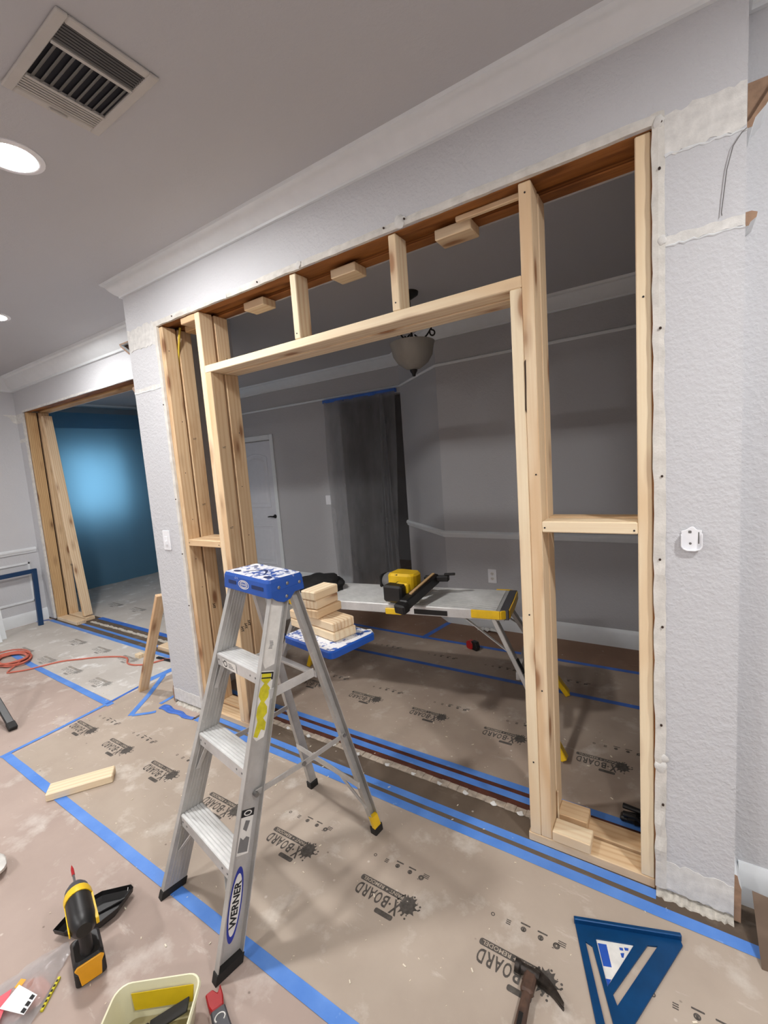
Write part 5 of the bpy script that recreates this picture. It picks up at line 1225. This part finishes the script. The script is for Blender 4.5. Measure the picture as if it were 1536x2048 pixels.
# orange extension cord: coil and trailing end
bm = B(); pts = []
rnd = random.Random(4)
for i in range(150):
    a = i / 150 * 7.2 * 2 * PI; r1 = 0.17 + 0.03 * math.sin(a * 0.37) + 0.012 * rnd.random(); r2 = 0.11 + 0.02 * math.cos(a * 0.29)
    pts.append((-4.83 + r1 * math.cos(a) + 0.03 * math.sin(a * 0.21), -0.235 + r2 * math.sin(a), 0.009 + 0.010 * (i / 25 % 3) * 0.9))
for p in [(-4.56, -0.345), (-4.50, -0.33), (-4.426, -0.243), (-4.346, -0.059), (-4.22, 0.05), (-4.1, 0.143), (-3.936, 0.226), (-3.83, 0.235), (-3.735, 0.185), (-3.64, 0.19), (-3.549, 0.247), (-3.50, 0.35), (-3.42, 0.42), (-3.30, 0.425)]: pts.append((*p, 0.008))
sm = []
for i in range(len(pts) - 1):
    p0 = Vector(pts[max(0, i - 1)]); p1 = Vector(pts[i]); p2 = Vector(pts[i + 1]); p3 = Vector(pts[min(len(pts) - 1, i + 2)])
    for s in ((0, 0.33, 0.66) if i > 148 else (0,)):
        sm.append(0.5 * ((2 * p1) + (p2 - p0) * s + (2 * p0 - 5 * p1 + 4 * p2 - p3) * s * s + (3 * p1 - 3 * p2 + p3 - p0) * s ** 3))
tube(bm, sm, 0.0065, 6)
obj('extension_cord', bm, 'orange', None, smooth=True, label='orange extension cord coiled at left and trailing across the floor', cat='cord')
lum('brace_board', (-3.155, -0.005, 0.004), (-2.815, 0.02, 0.725), (0.2, 1, 0), 0.062, 0.030, 'spruce2', None, label='reddish wooden brace leaning against the left pier', cat='board')
lbox('wood_block', -3.80, -3.735, 0.28, 0.33, 0.0015, 0.034, 'spruce3', None, label='tiny wood cube on the floor beside the orange cord', cat='wood block')
obj('pry_bar', bar(B(), (-3.60, 0.36, 0.008), (-3.40, 0.37, 0.008), (0, 1, 0), 0.03, 0.010, 0.003), 'black', None, label='short dark metal bar on the floor behind the leaning brace', cat='pry bar')
# navy frame leaning on the left wall
nf = thing('blue_frame', 'open dark blue three-sided frame leaning against the left wall', 'frame', (-5.72, -0.15, 0))
fa, fb = Vector((-5.73, 0.300, 0.0)), Vector((-5.86, 0.36, 0.60))
def fp(s, h): return fa + (fb - fa) * h + Vector((0.0, -s, 0))
for nm, a, b_ in (('side_rail', fp(0, 0), fp(0, 1)), ('side_rail', fp(0.95, 0), fp(0.95, 1)), ('top_rail', fp(-0.02, 0.965), fp(0.97, 0.965))):
    obj(nm, bar(B(), a, b_, (0, 1, 0) if nm == 'side_rail' else (0, 0, 1), 0.045, 0.03, 0.002), 'navy', nf)
bd = bar(B(), (-5.60, -0.075, 0.0), (-5.80, -0.04, 0.42), (0, 1, 0), 0.075, 0.018, 0.002)
obj('trim_board', bd, 'trim', None, label='white trim board leaning on the left wall in front of the blue frame', cat='board', group='white boards at the left edge')
bd = bar(B(), (-5.52, -0.13, 0.0), (-5.74, -0.11, 0.36), (0, 1, 0), 0.07, 0.018, 0.002)
obj('trim_board', bd, 'trim', None, label='white trim board leaning nearest the left edge of the photo', cat='board', group='white boards at the left edge')
# red tape measure, dark clutter, shred of tape in the back room
tm = thing('tape_measure', 'small red and black tape measure on the back room floor', 'tape measure', (-1.31, 1.555, 0.002))
obj('case', prism(B(), rrect(-0.035, 0.03, 0.0, 0.062, 0.02), -0.022, 0.022, mat=Matrix.Translation((-1.315, 1.548, 0.002)) @ Matrix.Rotation(-0.4, 4, 'Z') @ Matrix(((1, 0, 0, 0), (0, 0, 1, 0), (0, 1, 0, 0), (0, 0, 0, 1))), bev=0.004), 'red', tm)
obj('bumper', prism(B(), [(0.0, 0.0), (0.05, 0.0), (0.058, 0.03), (0.045, 0.066), (0.0, 0.068)], -0.019, 0.019, mat=Matrix.Translation((-1.30, 1.545, 0.002)) @ Matrix.Rotation(-0.4, 4, 'Z') @ Matrix(((1, 0, 0, 0), (0, 0, 1, 0), (0, 1, 0, 0), (0, 0, 0, 1))), bev=0.003), 'black', tm)
bm = B(); rnd = random.Random(2)
for i in range(5): tube(bm, [(-0.165 + 0.05 * (rnd.random() - .5), 0.275 + 0.05 * (rnd.random() - .5), 0.012 + 0.01 * i), (-0.13 + 0.06 * rnd.random(), 0.28 + 0.04 * (rnd.random() - .5), 0.016 + 0.01 * i), (-0.10 + 0.03 * rnd.random(), 0.265 + 0.02 * rnd.random(), 0.010)], 0.010, 8)
box(bm, -0.18, -0.10, 0.262, 0.30, 0.003, 0.024, 0.006)
obj('metal_hardware', bm, 'black', None, smooth=True, label='black metal hardware on the floor behind the right bottom plate', cat='hardware')
bm = B(); rows = []
for i in range(11):
    rows.append([bm.verts.new((-1.40 + 0.021 * i + 0.006 * math.sin(i * 2), 1.955 - 0.02 * j + 0.006 * math.sin(i * 1.3), 0.004 + 0.018 * abs(math.sin(i * 1.7 + j)))) for j in range(4)])
for i in range(10):
    for j in range(3): bm.faces.new((rows[i][j], rows[i + 1][j], rows[i + 1][j + 1], rows[i][j + 1]))
obj('masking_scrap', bm, 'label', None, label='crumpled pale masking scrap at the foot of the back wall', cat='scrap')
# navy bin behind the left studs with a black pole
bn = thing('plastic_bin', 'dark navy plastic bin partly hidden behind the left studs', 'bin', (-3.26, 0.98, 0))
obj('bin_body', lathe(B(), [(0, 0.001), (0.10, 0.001), (0.125, 0.80), (0.132, 0.80), (0.132, 0.83), (0.118, 0.83), (0.115, 0.80), (0.09, 0.02), (0, 0.02)], (-3.26, 0.98, 0), 28), 'navyfab', bn, smooth=True)
ps = cyl(B(), (-3.24, 1.0, 0.022), (-3.30, 0.86, 1.52), 0.013, n=12); obj('broom_handle', ps, 'black', None, label='black handle standing up out of the navy bin', cat='broom')
# turned-up brown board at the right edge
bm = B(); rows = []
for i in range(9):
    s = i / 8; rows.append([bm.verts.new((0.205 + 0.28 * j / 5 - 0.008 * s, -0.115 + 0.135 * s ** 1.4 + 0.02 * j / 5 * (1 - s), 0.002 + 0.115 * s ** 1.2 * (1 - 0.25 * j / 5))) for j in range(6)])
for i in range(8):
    for j in range(5): bm.faces.new((rows[i][j], rows[i][j + 1], rows[i + 1][j + 1], rows[i + 1][j]))
r = bmesh.ops.solidify(bm, geom=bm.faces[:], thickness=0.003)
obj('floor_board_flap', bm, 'cardboard', None, smooth=True, label='brown floor board flap turned up against the right baseboard', cat='cardboard')
